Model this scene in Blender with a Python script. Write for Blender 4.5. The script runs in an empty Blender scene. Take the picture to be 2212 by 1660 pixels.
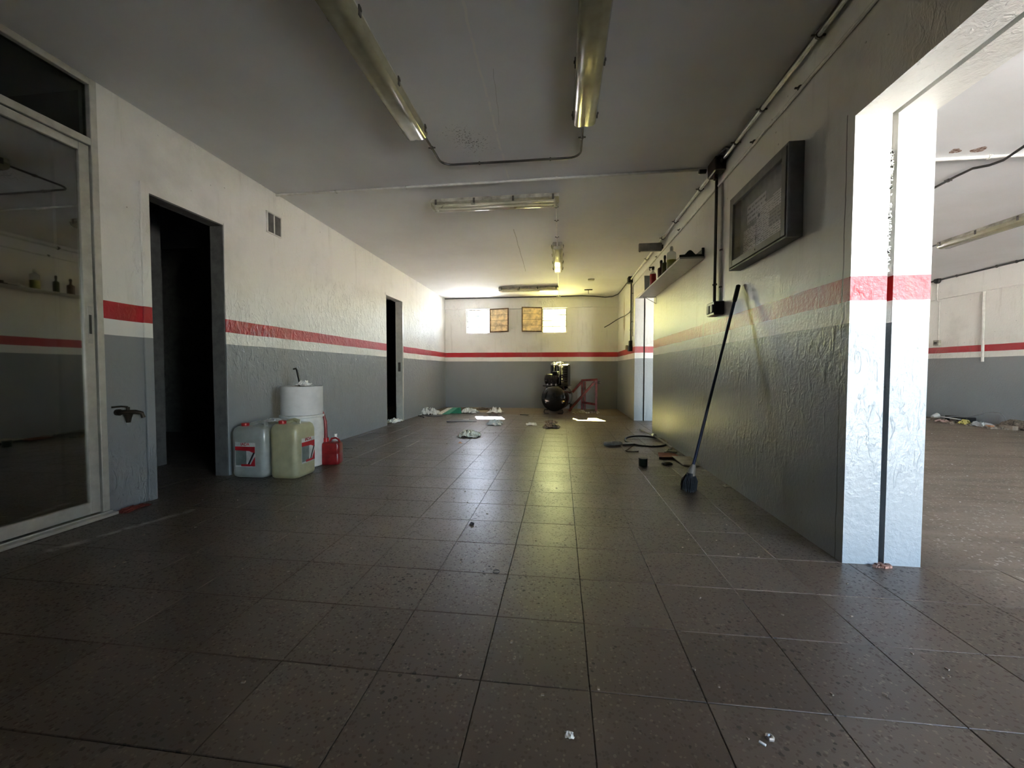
import bpy, math, random
from mathutils import Vector, Matrix, noise, Euler
C = bpy.context.scene
COL = C.collection
PI = math.pi
R = math.radians
random.seed(7)

# ------------------------------------------------------------------ camera, sky, sun, exposure
cam_data = bpy.data.cameras.new('camera')
cam = bpy.data.objects.new('camera', cam_data)
COL.objects.link(cam)
cam_data.sensor_width = 36.0
cam_data.lens = 855.04 / 2212 * 36.0
cam_data.clip_start = 0.02
cam_data.clip_end = 300
cam.matrix_world = (Matrix.Translation((0, 0, 0.95)) @ Matrix.Rotation(0.12285, 4, 'Z')
                    @ Matrix.Rotation(PI / 2 - 0.03401, 4, 'X') @ Matrix.Rotation(0.0011, 4, 'Z'))
C.camera = cam

SUN_TRAVEL = Vector((0.68, -2.25, -2.16)).normalized()
to_sun = -SUN_TRAVEL
world = bpy.data.worlds.new('world')
C.world = world
world.use_nodes = True
wn = world.node_tree.nodes
bg = wn['Background']
sky = wn.new('ShaderNodeTexSky')
sky.sky_type = 'NISHITA'
sky.sun_disc = False
sky.sun_elevation = math.asin(to_sun.z)
sky.sun_rotation = math.atan2(to_sun.x, to_sun.y)
sky.air_density = 1.0
sky.dust_density = 1.0
sky.ozone_density = 1.0
world.node_tree.links.new(sky.outputs[0], bg.inputs[0])
bg.inputs[1].default_value = 1.0

sun_data = bpy.data.lights.new('sun', 'SUN')
sun_data.energy = 240.0
sun_data.angle = R(0.6)
sun_data.color = (1.0, 0.985, 0.965)
sun = bpy.data.objects.new('sun', sun_data)
COL.objects.link(sun)
sun.rotation_mode = 'QUATERNION'
sun.rotation_quaternion = SUN_TRAVEL.to_track_quat('-Z', 'Y')
sun.location = (-3, 14, 9)


def portal(name, loc, rot, sx, sy):
    d = bpy.data.lights.new(name, 'AREA')
    d.shape = 'RECTANGLE'
    d.size = sx
    d.size_y = sy
    d.cycles.is_portal = True
    o = bpy.data.objects.new(name, d)
    o.location = loc
    o.rotation_euler = rot
    COL.objects.link(o)


portal('garage_gate_portal', (4.0, -2.62, 1.3), (PI / 2, 0, 0), 3.45, 2.6)
portal('added_window_portal', (3.075, 10.26, 2.2), (-PI / 2, 0, 0), 0.55, 0.64)  # serves the unseen window added for more light
portal('window_portal', (-2.1, 10.26, 2.2), (-PI / 2, 0, 0), 0.62, 0.64)
portal('window_portal', (-0.17, 10.26, 2.2), (-PI / 2, 0, 0), 0.62, 0.64)

C.view_settings.view_transform = 'Standard'
C.view_settings.look = 'None'
C.view_settings.exposure = 2.4
C.view_settings.gamma = 1.0
C.view_settings.use_curve_mapping = False
C.cycles.max_bounces = 9
C.cycles.diffuse_bounces = 6
C.cycles.glossy_bounces = 4
C.cycles.transmission_bounces = 6
C.cycles.transparent_max_bounces = 10
C.cycles.sample_clamp_indirect = 12
C.cycles.caustics_reflective = False
C.cycles.caustics_refractive = False
C.cycles.use_denoising = True
C.cycles.use_adaptive_sampling = True
C.cycles.adaptive_threshold = 0.015

# ------------------------------------------------------------------ room dimensions (metres)
XL, XR, YF, H = -2.969, 1.385, 9.978, 2.795     # left wall, right wall, back wall, ceiling
XG = 7.56                                        # far side wall of the garage bay
YN = -2.5                                        # front wall
XI, XO, XW = 1.545, 1.571, 1.731                 # double wall: inner leaf edge, outer leaf edge, outer face
JY = 2.112                                       # near jamb of the wide opening
ZG, ZW, ZR = 1.179, 1.283, 1.405                 # paint heights: grey up to, white up to, red up to


# ------------------------------------------------------------------ materials
class NT:
    def __init__(self, name):
        self.m = bpy.data.materials.new(name)
        self.m.use_nodes = True
        self.t = self.m.node_tree
        self.b = self.t.nodes['Principled BSDF']
        self.out = self.t.nodes['Material Output']

    def n(self, kind, **kw):
        nd = self.t.nodes.new(kind)
        for k, v in kw.items():
            setattr(nd, k, v)
        return nd

    def l(self, a, b):
        self.t.links.new(a, b)

    def val(self, sock, v):
        if hasattr(v, 'is_output'):
            self.l(v, sock)
        else:
            sock.default_value = v

    def math(self, op, a, b=0.0, c=0.0, clamp=False):
        nd = self.n('ShaderNodeMath', operation=op, use_clamp=clamp)
        self.val(nd.inputs[0], a)
        self.val(nd.inputs[1], b)
        self.val(nd.inputs[2], c)
        return nd.outputs[0]

    def mix(self, f, a, b):
        nd = self.n('ShaderNodeMix', data_type='RGBA')
        self.val(nd.inputs[0], f)
        for s, v in ((nd.inputs[6], a), (nd.inputs[7], b)):
            if isinstance(v, (tuple, list)):
                s.default_value = (*v[:3], 1)
            else:
                self.l(v, s)
        return nd.outputs[2]

    def pos(self):
        return self.n('ShaderNodeNewGeometry').outputs['Position']

    def objc(self):
        return self.n('ShaderNodeTexCoord').outputs['Object']

    def scaled(self, vec, s):
        nd = self.n('ShaderNodeMapping')
        self.l(vec, nd.inputs[0])
        nd.inputs['Scale'].default_value = s
        return nd.outputs[0]

    def noise(self, vec, scale, detail=3.0, rough=0.5, dist=0.0):
        nd = self.n('ShaderNodeTexNoise')
        if vec is not None:
            self.l(vec, nd.inputs['Vector'])
        nd.inputs['Scale'].default_value = scale
        nd.inputs['Detail'].default_value = detail
        nd.inputs['Roughness'].default_value = rough
        nd.inputs['Distortion'].default_value = dist
        return nd.outputs['Fac']

    def voro(self, vec, scale, feature='F1', out='Distance'):
        nd = self.n('ShaderNodeTexVoronoi', feature=feature)
        self.l(vec, nd.inputs['Vector'])
        nd.inputs['Scale'].default_value = scale
        return nd.outputs[out]

    def ramp(self, f, stops, interp='LINEAR'):
        nd = self.n('ShaderNodeValToRGB')
        cr = nd.color_ramp
        cr.interpolation = interp
        while len(cr.elements) > 1:
            cr.elements.remove(cr.elements[-1])
        for i, (p, c) in enumerate(stops):
            e = cr.elements[0] if i == 0 else cr.elements.new(p)
            e.position = p
            e.color = (*c, 1) if isinstance(c, (tuple, list)) else (c, c, c, 1)
        self.l(f, nd.inputs[0])
        return nd.outputs[0]

    def step(self, v, lo, hi):
        nd = self.n('ShaderNodeMapRange', interpolation_type='SMOOTHSTEP')
        self.val(nd.inputs[0], v)
        nd.inputs[1].default_value = lo
        nd.inputs[2].default_value = hi
        return nd.outputs[0]

    def bump(self, h, strength, dist=0.01):
        nd = self.n('ShaderNodeBump')
        nd.inputs['Strength'].default_value = strength
        nd.inputs['Distance'].default_value = dist
        self.l(h, nd.inputs['Height'])
        self.l(nd.outputs[0], self.b.inputs['Normal'])

    def segdist(self, x, y, a, b):
        """distance in the XY plane to the segment a-b"""
        dx, dy = b[0] - a[0], b[1] - a[1]
        L2 = dx * dx + dy * dy
        px = self.math('SUBTRACT', x, a[0])
        py = self.math('SUBTRACT', y, a[1])
        t = self.math('MULTIPLY', self.math('ADD', self.math('MULTIPLY', px, dx), self.math('MULTIPLY', py, dy)), 1 / L2, clamp=True)
        ex = self.math('SUBTRACT', px, self.math('MULTIPLY', t, dx))
        ey = self.math('SUBTRACT', py, self.math('MULTIPLY', t, dy))
        return self.math('SQRT', self.math('ADD', self.math('MULTIPLY', ex, ex), self.math('MULTIPLY', ey, ey)))


MATS = {}


def plain(name, col, rough=0.5, metal=0.0, var=0.12, vscale=14.0, bump=0.0, bscale=60.0, spec=0.5, coat=0.0):
    """simple painted / plastic / metal surface with a little grime"""
    if name in MATS:
        return MATS[name]
    k = NT(name)
    co = k.objc()
    f = k.noise(co, vscale, 4, 0.6)
    dark = tuple(c * (1 - var * 2.2) for c in col)
    light = tuple(min(1, c * (1 + var)) for c in col)
    k.l(k.ramp(f, [(0.32, dark), (0.62, light)]), k.b.inputs['Base Color'])
    k.b.inputs['Roughness'].default_value = rough
    k.b.inputs['Metallic'].default_value = metal
    k.b.inputs['Specular IOR Level'].default_value = spec
    k.b.inputs['Coat Weight'].default_value = coat
    if bump:
        k.bump(k.noise(co, bscale, 3), bump)
    MATS[name] = k.m
    return k.m


WHITE = (0.76, 0.752, 0.725)
RED = (0.42, 0.018, 0.028)
GREY = (0.235, 0.25, 0.265)


def paint_wall():
    k = NT('striped_wall_paint')
    p = k.pos()
    sep = k.n('ShaderNodeSeparateXYZ')
    k.l(p, sep.inputs[0])
    x, y, z = sep.outputs
    wob = k.math('MULTIPLY', k.math('SUBTRACT', k.noise(p, 3.0, 3), 0.5), 0.012)
    # the bands sit slightly higher in the far garage bay
    lift = k.math('MULTIPLY', k.math('GREATER_THAN', x, 2.5), 0.018)
    zz = k.math('SUBTRACT', k.math('ADD', z, wob), lift)
    col = k.ramp(k.math('DIVIDE', zz, 3.0), [(0.0, GREY), (ZG / 3, WHITE), (ZW / 3, RED), (ZR / 3, WHITE)], 'CONSTANT')
    # grime, hand marks and drips
    g1 = k.noise(p, 1.1, 5, 0.6)
    g2 = k.noise(k.scaled(p, (7, 7, 0.8)), 1.6, 4, 0.6)
    col = k.mix(k.math('MULTIPLY', k.step(g1, 0.50, 0.78), 0.30), col, (0.22, 0.20, 0.16))
    col = k.mix(k.math('MULTIPLY', k.step(g2, 0.56, 0.75), 0.18), col, (0.25, 0.22, 0.17))
    # small knocks and chips
    ch = k.voro(p, 9.0)
    chn = k.noise(p, 40, 2)
    chip = k.math('MULTIPLY', k.math('LESS_THAN', ch, 0.055), k.math('GREATER_THAN', chn, 0.5))
    col = k.mix(k.math('MULTIPLY', chip, 0.6), col, (0.12, 0.10, 0.08))
    # peeled patch with bare plaster beside the pipes in the far right corner
    pd = k.math('ADD', k.math('MULTIPLY', k.math('ABSOLUTE', k.math('SUBTRACT', y, 9.05)), 2.2),
                k.math('MULTIPLY', k.math('ABSOLUTE', k.math('SUBTRACT', z, 2.05)), 0.62))
    pn = k.noise(k.scaled(p, (1, 2.5, 1)), 2.6, 4)
    pm = k.math('LESS_THAN', k.math('ADD', pd, k.math('MULTIPLY', k.math('SUBTRACT', pn, 0.5), 0.9)), 0.27)
    pm = k.math('MULTIPLY', pm, k.math('LESS_THAN', k.math('ABSOLUTE', k.math('SUBTRACT', x, XR)), 0.02))
    col = k.mix(pm, col, (0.36, 0.29, 0.21))
    # vertical crack just inside the near jamb, and the one in the lintel corner
    cd = k.math('ABSOLUTE', k.math('SUBTRACT', k.math('ADD', y, k.math('MULTIPLY', k.math('SUBTRACT', k.noise(p, 6, 4), 0.5), 0.02)), 2.165))
    cm = k.math('MULTIPLY', k.math('LESS_THAN', cd, 0.0032), k.math('LESS_THAN', z, 2.2))
    cm = k.math('MULTIPLY', cm, k.math('LESS_THAN', k.math('ABSOLUTE', k.math('SUBTRACT', x, XR)), 0.02))
    col = k.mix(k.math('MULTIPLY', cm, 0.8), col, (0.03, 0.028, 0.026))
    k.l(col, k.b.inputs['Base Color'])
    # glossy enamel, blistered and dribbled in places
    blist_mask = k.step(k.noise(p, 0.75, 2), 0.44, 0.62)
    worn = k.math('MULTIPLY', k.step(k.math('ADD', y, k.math('MULTIPLY', k.math('SUBTRACT', k.noise(p, 1.4, 3), 0.5), 2.5)), 3.4, 4.6),
                  k.step(k.math('SUBTRACT', 2.45, z), 0.0, 0.5))
    worn = k.math('MULTIPLY', worn, k.math('GREATER_THAN', 9.9, y))
    worn = k.math('MULTIPLY', worn, k.math('SUBTRACT', 1.0, k.math('MULTIPLY', k.math('GREATER_THAN', x, 0.0), 0.6)))
    blist_mask = k.math('MAXIMUM', blist_mask, worn)
    blist_mask = k.math('MULTIPLY', blist_mask, k.math('SUBTRACT', 1.0, k.math('MULTIPLY', k.math('GREATER_THAN', x, 0.0), 0.5)))
    drip = k.noise(k.scaled(p, (1.6, 1.6, 1.0)), 9.0, 5, 0.62, 1.2)
    lump = k.step(k.noise(k.scaled(p, (2.6, 2.6, 1.0)), 9.0, 3, 0.55, 0.8), 0.52, 0.66)
    fine = k.noise(p, 38.0, 4, 0.6)
    micro = k.noise(p, 120.0, 2)
    h = k.math('ADD', k.math('MULTIPLY', k.math('ADD', drip, k.math('MULTIPLY', lump, 0.45)), k.math('MULTIPLY', blist_mask, 1.5)),
               k.math('ADD', k.math('MULTIPLY', fine, 0.40), k.math('MULTIPLY', micro, 0.06)))
    k.bump(h, 0.75, 0.010)
    k.l(k.math('ADD', k.math('ADD', 0.285, k.math('MULTIPLY', k.noise(p, 2.0, 3), 0.12)), k.math('MULTIPLY', worn, 0.10)), k.b.inputs['Roughness'])
    k.b.inputs['Specular IOR Level'].default_value = 0.5
    return k.m


def ceiling_mat():
    k = NT('ceiling_paint')
    p = k.pos()
    sep = k.n('ShaderNodeSeparateXYZ')
    k.l(p, sep.inputs[0])
    x, y, z = sep.outputs
    base = k.mix(k.step(k.noise(p, 0.7, 5, 0.6), 0.35, 0.7), (0.72, 0.73, 0.755), (0.65, 0.655, 0.665))
    # plaster repair line
    wob = k.math('MULTIPLY', k.math('SUBTRACT', k.noise(p, 7, 3), 0.5), 0.03)
    xw = k.math('ADD', x, wob)
    d = k.segdist(xw, y, (-0.49, 1.0), (-0.51, 3.84))
    line = k.math('MULTIPLY', k.math('LESS_THAN', d, 0.008), k.step(k.noise(p, 9, 2), 0.35, 0.5))
    base = k.mix(k.math('MULTIPLY', line, 0.7), base, (0.78, 0.77, 0.74))
    d2 = k.segdist(xw, y, (-0.42, 2.45), (-0.47, 3.0))
    base = k.mix(k.math('MULTIPLY', k.math('LESS_THAN', d2, 0.0013), 0.55), base, (0.2, 0.19, 0.18))
    d3 = k.segdist(xw, y, (-0.62, 5.2), (-0.66, 7.4))
    base = k.mix(k.math('MULTIPLY', k.math('LESS_THAN', d3, 0.006), 0.5), base, (0.2, 0.19, 0.17))
    # mould spots
    dm = k.segdist(x, y, (-0.79, 3.10), (-0.70, 3.24))
    sp = k.noise(p, 75, 3, 0.6)
    th = k.math('ADD', 0.50, k.math('MULTIPLY', dm, 0.85))
    mould = k.math('MULTIPLY', k.step(k.math('SUBTRACT', sp, th), 0.0, 0.10), k.math('LESS_THAN', dm, 0.24))
    base = k.mix(k.math('MULTIPLY', mould, 0.75), base, (0.10, 0.10, 0.10))
    # rusty peeled spots in the garage bay
    for q in ((3.25, 3.80), (3.43, 3.80)):
        dd = k.segdist(x, y, q, (q[0] + 0.03, q[1] + 0.02))
        m = k.math('LESS_THAN', k.math('ADD', dd, k.math('MULTIPLY', k.noise(p, 18, 3), 0.10)), 0.085)
        base = k.mix(m, base, k.ramp(k.noise(p, 60, 3), [(0.4, (0.16, 0.07, 0.045)), (0.6, (0.45, 0.38, 0.34))]))
    k.l(base, k.b.inputs['Base Color'])
    k.b.inputs['Roughness'].default_value = 0.8
    k.b.inputs['Specular IOR Level'].default_value = 0.25
    h = k.math('ADD', k.math('MULTIPLY', k.noise(p, 1.6, 3), 1.0), k.math('MULTIPLY', k.noise(p, 45, 3), 0.05))
    k.bump(h, 0.25, 0.03)
    return k.m


TPX, TPY, TOX, TOY = 0.3305, 0.318, 0.0905, 1.480      # tile pitch and one joint crossing


def floor_mat(name='terrazzo_tile'):
    k = NT(name)
    p = k.pos()
    sep = k.n('ShaderNodeSeparateXYZ')
    k.l(p, sep.inputs[0])
    x, y, z = sep.outputs
    tx = k.math('FLOOR', k.math('DIVIDE', k.math('SUBTRACT', x, TOX), TPX))
    ty = k.math('FLOOR', k.math('DIVIDE', k.math('SUBTRACT', y, TOY), TPY))
    cmb = k.n('ShaderNodeCombineXYZ')
    k.l(tx, cmb.inputs[0])
    k.l(ty, cmb.inputs[1])
    wn_ = k.n('ShaderNodeTexWhiteNoise')
    k.l(cmb.outputs[0], wn_.inputs['Vector'])
    rnd = wn_.outputs['Value']
    base = k.ramp(rnd, [(0.0, (0.074, 0.053, 0.038)), (0.5, (0.088, 0.063, 0.046)), (1.0, (0.104, 0.077, 0.057))])
    # stone chips
    warp = k.n('ShaderNodeVectorMath', operation='ADD')
    nz = k.n('ShaderNodeTexNoise')
    k.l(p, nz.inputs['Vector'])
    nz.inputs['Scale'].default_value = 60
    sc = k.n('ShaderNodeVectorMath', operation='SCALE')
    k.l(nz.outputs['Color'], sc.inputs[0])
    sc.inputs['Scale'].default_value = 0.012
    k.l(p, warp.inputs[0])
    k.l(sc.outputs[0], warp.inputs[1])
    wv = warp.outputs[0]
    cell = k.n('ShaderNodeTexVoronoi')
    k.l(wv, cell.inputs['Vector'])
    cell.inputs['Scale'].default_value = 105
    csep = k.n('ShaderNodeSeparateColor')
    k.l(cell.outputs['Color'], csep.inputs[0])
    lightchip = k.math('MULTIPLY', k.math('GREATER_THAN', csep.outputs[0], 0.86), k.math('LESS_THAN', cell.outputs['Distance'], 0.42))
    darkchip = k.math('MULTIPLY', k.math('LESS_THAN', csep.outputs[0], 0.22), k.math('LESS_THAN', cell.outputs['Distance'], 0.5))
    base = k.mix(k.math('MULTIPLY', lightchip, 0.22), base, (0.36, 0.29, 0.22))
    base = k.mix(k.math('MULTIPLY', darkchip, 0.40), base, (0.05, 0.035, 0.028))
    # black specks of dirt and pits
    pit = k.voro(wv, 30)
    pn = k.noise(p, 2.2, 3)
    pitm = k.math('LESS_THAN', pit, k.math('MULTIPLY', k.step(pn, 0.30, 0.70), 0.23))
    base = k.mix(k.math('MULTIPLY', pitm, 0.8), base, (0.02, 0.016, 0.013))
    # big stains and dust
    st = k.noise(p, 0.9, 5, 0.65)
    base = k.mix(k.math('MULTIPLY', k.step(st, 0.48, 0.7), 0.5), base, (0.055, 0.043, 0.034))
    dust = k.step(k.math('ADD', x, k.math('MULTIPLY', k.math('SUBTRACT', k.noise(p, 1.3, 4), 0.5), 0.9)), 1.65, 2.1)
    streak = k.noise(k.scaled(p, (0.5, 3.0, 1)), 1.7, 5, 0.65)
    dustcol = k.ramp(streak, [(0.3, (0.13, 0.095, 0.065)), (0.55, (0.20, 0.155, 0.11)), (0.7, (0.25, 0.20, 0.15))])
    dustcol = k.mix(k.math('MULTIPLY', k.math('GREATER_THAN', csep.outputs[1], 0.965), 0.6), dustcol, (0.6, 0.55, 0.48))
    base = k.mix(k.math('MULTIPLY', dust, 0.85), base, dustcol)
    far = k.step(k.math('ADD', y, k.math('MULTIPLY', k.math('SUBTRACT', k.noise(p, 2.0, 4), 0.5), 1.0)), 8.2, 8.9)
    base = k.mix(k.math('MULTIPLY', far, 0.7), base, (0.26, 0.20, 0.145))
    # pale paint smear by the left doorway
    d = k.segdist(k.math('ADD', x, k.math('MULTIPLY', k.noise(p, 6, 3), 0.08)), y, (-2.62, 1.75), (-2.44, 2.38))
    sm = k.math('MULTIPLY', k.step(k.math('SUBTRACT', 0.045, d), 0.0, 0.05), k.step(k.noise(p, 14, 4), 0.35, 0.6))
    base = k.mix(k.math('MULTIPLY', sm, 0.75), base, (0.50, 0.47, 0.43))
    k.l(base, k.b.inputs['Base Color'])
    ro = k.math('ADD', 0.278, k.math('MULTIPLY', k.noise(p, 2.6, 5, 0.65), 0.16))
    ro = k.math('ADD', ro, k.math('MULTIPLY', k.math('MAXIMUM', pitm, darkchip), 0.30))
    ro = k.math('ADD', ro, k.math('MULTIPLY', k.math('MAXIMUM', dust, far), 0.30))
    k.l(ro, k.b.inputs['Roughness'])
    k.b.inputs['Specular IOR Level'].default_value = 0.5
    h = k.math('ADD', k.math('MULTIPLY', k.noise(p, 160, 2), 0.10), k.math('MULTIPLY', k.noise(p, 5, 2), 0.6))
    h = k.math('SUBTRACT', h, k.math('MULTIPLY', pitm, 0.35))
    k.bump(h, 0.45, 0.006)
    return k.m


def glass_mat(name, tint=(0.9, 0.92, 0.9), rough=0.03, gloss=0.09, diffuse=None, dfac=0.0):
    """thin pane: tinted transparency under a fresnel reflection"""
    k = NT(name)
    k.t.nodes.remove(k.b)
    tr = k.n('ShaderNodeBsdfTransparent')
    tr.inputs[0].default_value = (*tint, 1)
    gl = k.n('ShaderNodeBsdfGlossy')
    gl.inputs['Roughness'].default_value = rough
    lw = k.n('ShaderNodeLayerWeight')
    lw.inputs['Blend'].default_value = 0.5
    f5 = k.math('POWER', lw.outputs['Facing'], 5.0)
    mx = k.n('ShaderNodeMixShader')
    k.l(k.math('ADD', 0.04 + gloss, k.math('MULTIPLY', f5, 0.85), clamp=True), mx.inputs[0])
    base = tr.outputs[0]
    if diffuse:
        df = k.n('ShaderNodeBsdfDiffuse')
        df.inputs[0].default_value = (*diffuse, 1)
        tl = k.n('ShaderNodeBsdfTranslucent')
        tl.inputs[0].default_value = (*diffuse, 1)
        dm = k.n('ShaderNodeMixShader')
        dm.inputs[0].default_value = 0.45
        k.l(df.outputs[0], dm.inputs[1])
        k.l(tl.outputs[0], dm.inputs[2])
        m2 = k.n('ShaderNodeMixShader')
        nf = k.noise(k.objc(), 12, 4)
        k.l(k.math('ADD', dfac * .7, k.math('MULTIPLY', nf, dfac * .6), clamp=True), m2.inputs[0])
        k.l(tr.outputs[0], m2.inputs[1])
        k.l(dm.outputs[0], m2.inputs[2])
        base = m2.outputs[0]
    k.l(base, mx.inputs[1])
    k.l(gl.outputs[0], mx.inputs[2])
    k.l(mx.outputs[0], k.out.inputs['Surface'])
    return k.m


def paper_mat(name, col, rows, seed):
    """printed sheet: rows of dark text-like marks"""
    k = NT(name)
    uv = k.objc()
    sep = k.n('ShaderNodeSeparateXYZ')
    k.l(uv, sep.inputs[0])
    y, z = sep.outputs[1], sep.outputs[2]
    rowv = k.math('FRACT', k.math('MULTIPLY', z, rows))
    rid = k.math('FLOOR', k.math('MULTIPLY', z, rows))
    c = k.n('ShaderNodeCombineXYZ')
    k.l(k.math('MULTIPLY', y, 60), c.inputs[0])
    k.l(k.math('ADD', rid, seed), c.inputs[1])
    w = k.noise(c.outputs[0], 1.0, 1)
    mark = k.math('MULTIPLY', k.math('LESS_THAN', rowv, 0.42), k.math('GREATER_THAN', w, 0.47))
    k.l(k.mix(k.math('MULTIPLY', mark, 0.75), col, (0.10, 0.10, 0.11)), k.b.inputs['Base Color'])
    k.b.inputs['Roughness'].default_value = 0.6
    return k.m


M_WALL = paint_wall()
M_CEIL = ceiling_mat()
M_TILE = floor_mat()
M_GROUT = plain('dark_grout', (0.03, 0.025, 0.02), 0.9)
M_LINER = plain('bounce_cutting_liner', (0.10, 0.095, 0.085), 0.9)  # dark colour of liners added to cut sunlight bouncing indoors
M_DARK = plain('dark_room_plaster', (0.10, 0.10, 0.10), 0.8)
M_JOINT = plain('expansion_joint_filler', (0.07, 0.055, 0.045), 0.9)
M_GROUND = plain('outdoor_concrete', (0.26, 0.25, 0.23), 0.9, vscale=0.6)
M_ALU = plain('aluminium', (0.52, 0.51, 0.47), 0.42, 0.35, var=0.06)
M_STEEL = plain('galvanised_steel', (0.45, 0.45, 0.44), 0.35, 0.8, var=0.1)
M_BLACK = plain('black_plastic', (0.012, 0.012, 0.013), 0.38, var=0.2)
M_BLKGL = plain('black_gloss_enamel', (0.010, 0.010, 0.011), 0.16, var=0.3, coat=0.4)
M_RUBBER = plain('black_rubber', (0.018, 0.018, 0.018), 0.5)
M_PIPEW = plain('painted_conduit', (0.60, 0.59, 0.56), 0.4, var=0.06)
M_CONDD = plain('dark_conduit', (0.030, 0.028, 0.030), 0.38)
M_HOUS = plain('lamp_housing', (0.36, 0.345, 0.29), 0.5, var=0.25, vscale=9)
M_DARKH = plain('dark_clip_metal', (0.05, 0.045, 0.04), 0.5)
M_TUBE = plain('fluorescent_tube_glass', (0.78, 0.77, 0.70), 0.25, var=0.04)
M_DIFF = glass_mat('yellowed_lamp_cover', (0.80, 0.77, 0.62), 0.22, 0.03, (0.60, 0.57, 0.42), 0.60)
M_CLEAR = glass_mat('dusty_lamp_cover', (0.88, 0.86, 0.78), 0.12, 0.03, (0.62, 0.60, 0.50), 0.32)
M_DOORGL = glass_mat('door_glass', (0.50, 0.55, 0.50), 0.02, 0.30)
M_TOPGL = glass_mat('transom_glass', (0.35, 0.40, 0.36), 0.03, 0.03)
M_WINGL = glass_mat('frosted_louvre_glass', (0.95, 0.97, 1.0), 0.1, 0.0, (0.85, 0.87, 0.85), 0.03)
M_TINTGL = glass_mat('yellow_light_louvre_glass', (1.0, 0.965, 0.57), 0.1, 0.0, (0.95, 0.92, 0.6), 0.03)  # tint added to the glass to turn its floor reflection yellow
M_CASEGL = glass_mat('case_glass', (0.97, 0.97, 0.98), 0.04, 0.01)
M_CASE = plain('grey_anodised_case', (0.15, 0.15, 0.16), 0.5, 0.0, var=0.08)
M_BOARD = plain('case_backing', (0.40, 0.40, 0.42), 0.8)
M_SHUT = plain('tan_shutter_board', (0.90, 0.64, 0.37), 0.55, var=0.22, vscale=8)
M_SHUTD = plain('brown_shutter_frame', (0.16, 0.085, 0.035), 0.6, var=0.3)
M_WHPL = plain('white_plastic', (0.62, 0.61, 0.58), 0.4, var=0.05)
M_CANW = glass_mat('milky_canister_plastic', (0.75, 0.80, 0.80), 0.28, 0.02, (0.56, 0.60, 0.58), 0.86)
M_CANY = glass_mat('yellowish_canister_plastic', (0.80, 0.80, 0.55), 0.28, 0.02, (0.62, 0.60, 0.40), 0.86)
M_REDPL = plain('red_plastic', (0.20, 0.010, 0.012), 0.35, var=0.15)
M_REDM = plain('red_painted_metal', (0.17, 0.024, 0.033), 0.45, var=0.25)
M_CAPR = plain('red_cap_plastic', (0.38, 0.015, 0.018), 0.35)
M_PAPER = plain('paper_roll', (0.62, 0.61, 0.60), 0.85, var=0.03)
M_BAG = plain('white_film', (0.74, 0.74, 0.72), 0.4, var=0.12, vscale=30)
M_CREAM = plain('cream_crumpled_paper', (0.68, 0.66, 0.55), 0.6, var=0.15, vscale=30)
M_GREEN = plain('green_card', (0.03, 0.24, 0.14), 0.5)
M_TAUPE = plain('brown_crushed_card', (0.22, 0.17, 0.13), 0.8, var=0.3, vscale=40)
M_SLATE = plain('dark_grey_board', (0.06, 0.06, 0.075), 0.5)
M_BLUE = plain('dark_blue_handle', (0.012, 0.025, 0.075), 0.3)
M_BRIST = plain('dark_bristles', (0.022, 0.024, 0.03), 0.7)
M_FERR = plain('grey_ferrule', (0.25, 0.22, 0.19), 0.5)
M_BRICK = plain('red_brick_tile', (0.22, 0.07, 0.05), 0.8)
M_BEIGE = plain('beige_board', (0.42, 0.39, 0.33), 0.6)
M_OLIVE = plain('olive_metal_tin', (0.045, 0.055, 0.03), 0.4, 0.2)
M_FUZZ = plain('dirty_white_fleece', (0.42, 0.40, 0.36), 0.95, var=0.2, bump=0.6, bscale=120)
M_DKGRN = plain('dark_green_tray', (0.018, 0.030, 0.024), 0.5)
M_LIQR = plain('red_liquid_bottle', (0.40, 0.03, 0.03), 0.15)
M_LIQY = plain('yellow_liquid', (0.32, 0.31, 0.06), 0.2)
M_BOTL = glass_mat('clear_bottle_plastic', (0.92, 0.93, 0.92), 0.1, 0.02, (0.6, 0.62, 0.60), 0.3)
M_BRNB = plain('brown_bottle', (0.10, 0.06, 0.045), 0.2)
M_OLB = plain('olive_bottle', (0.07, 0.07, 0.025), 0.2)
M_SHELF = plain('pale_shelf_board', (0.50, 0.50, 0.49), 0.35, var=0.04)
M_BRASS = plain('tarnished_brass', (0.045, 0.035, 0.025), 0.4, 0.6)
M_INKR = plain('label_red', (0.36, 0.012, 0.02), 0.4)
M_INKK = plain('label_black', (0.015, 0.015, 0.017), 0.4)
M_INKG = plain('label_grey_green', (0.14, 0.17, 0.16), 0.4)
M_INKW = plain('label_white', (0.50, 0.51, 0.49), 0.4)
M_ORANGE = plain('orange_brick_chunk', (0.55, 0.26, 0.13), 0.8)
M_TAN = plain('tan_block', (0.30, 0.23, 0.18), 0.8)
M_YELP = plain('yellow_wrapper', (0.50, 0.42, 0.12), 0.4)
M_MIRROR = plain('silvery_panel', (0.35, 0.36, 0.37), 0.2, 0.7)


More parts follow.
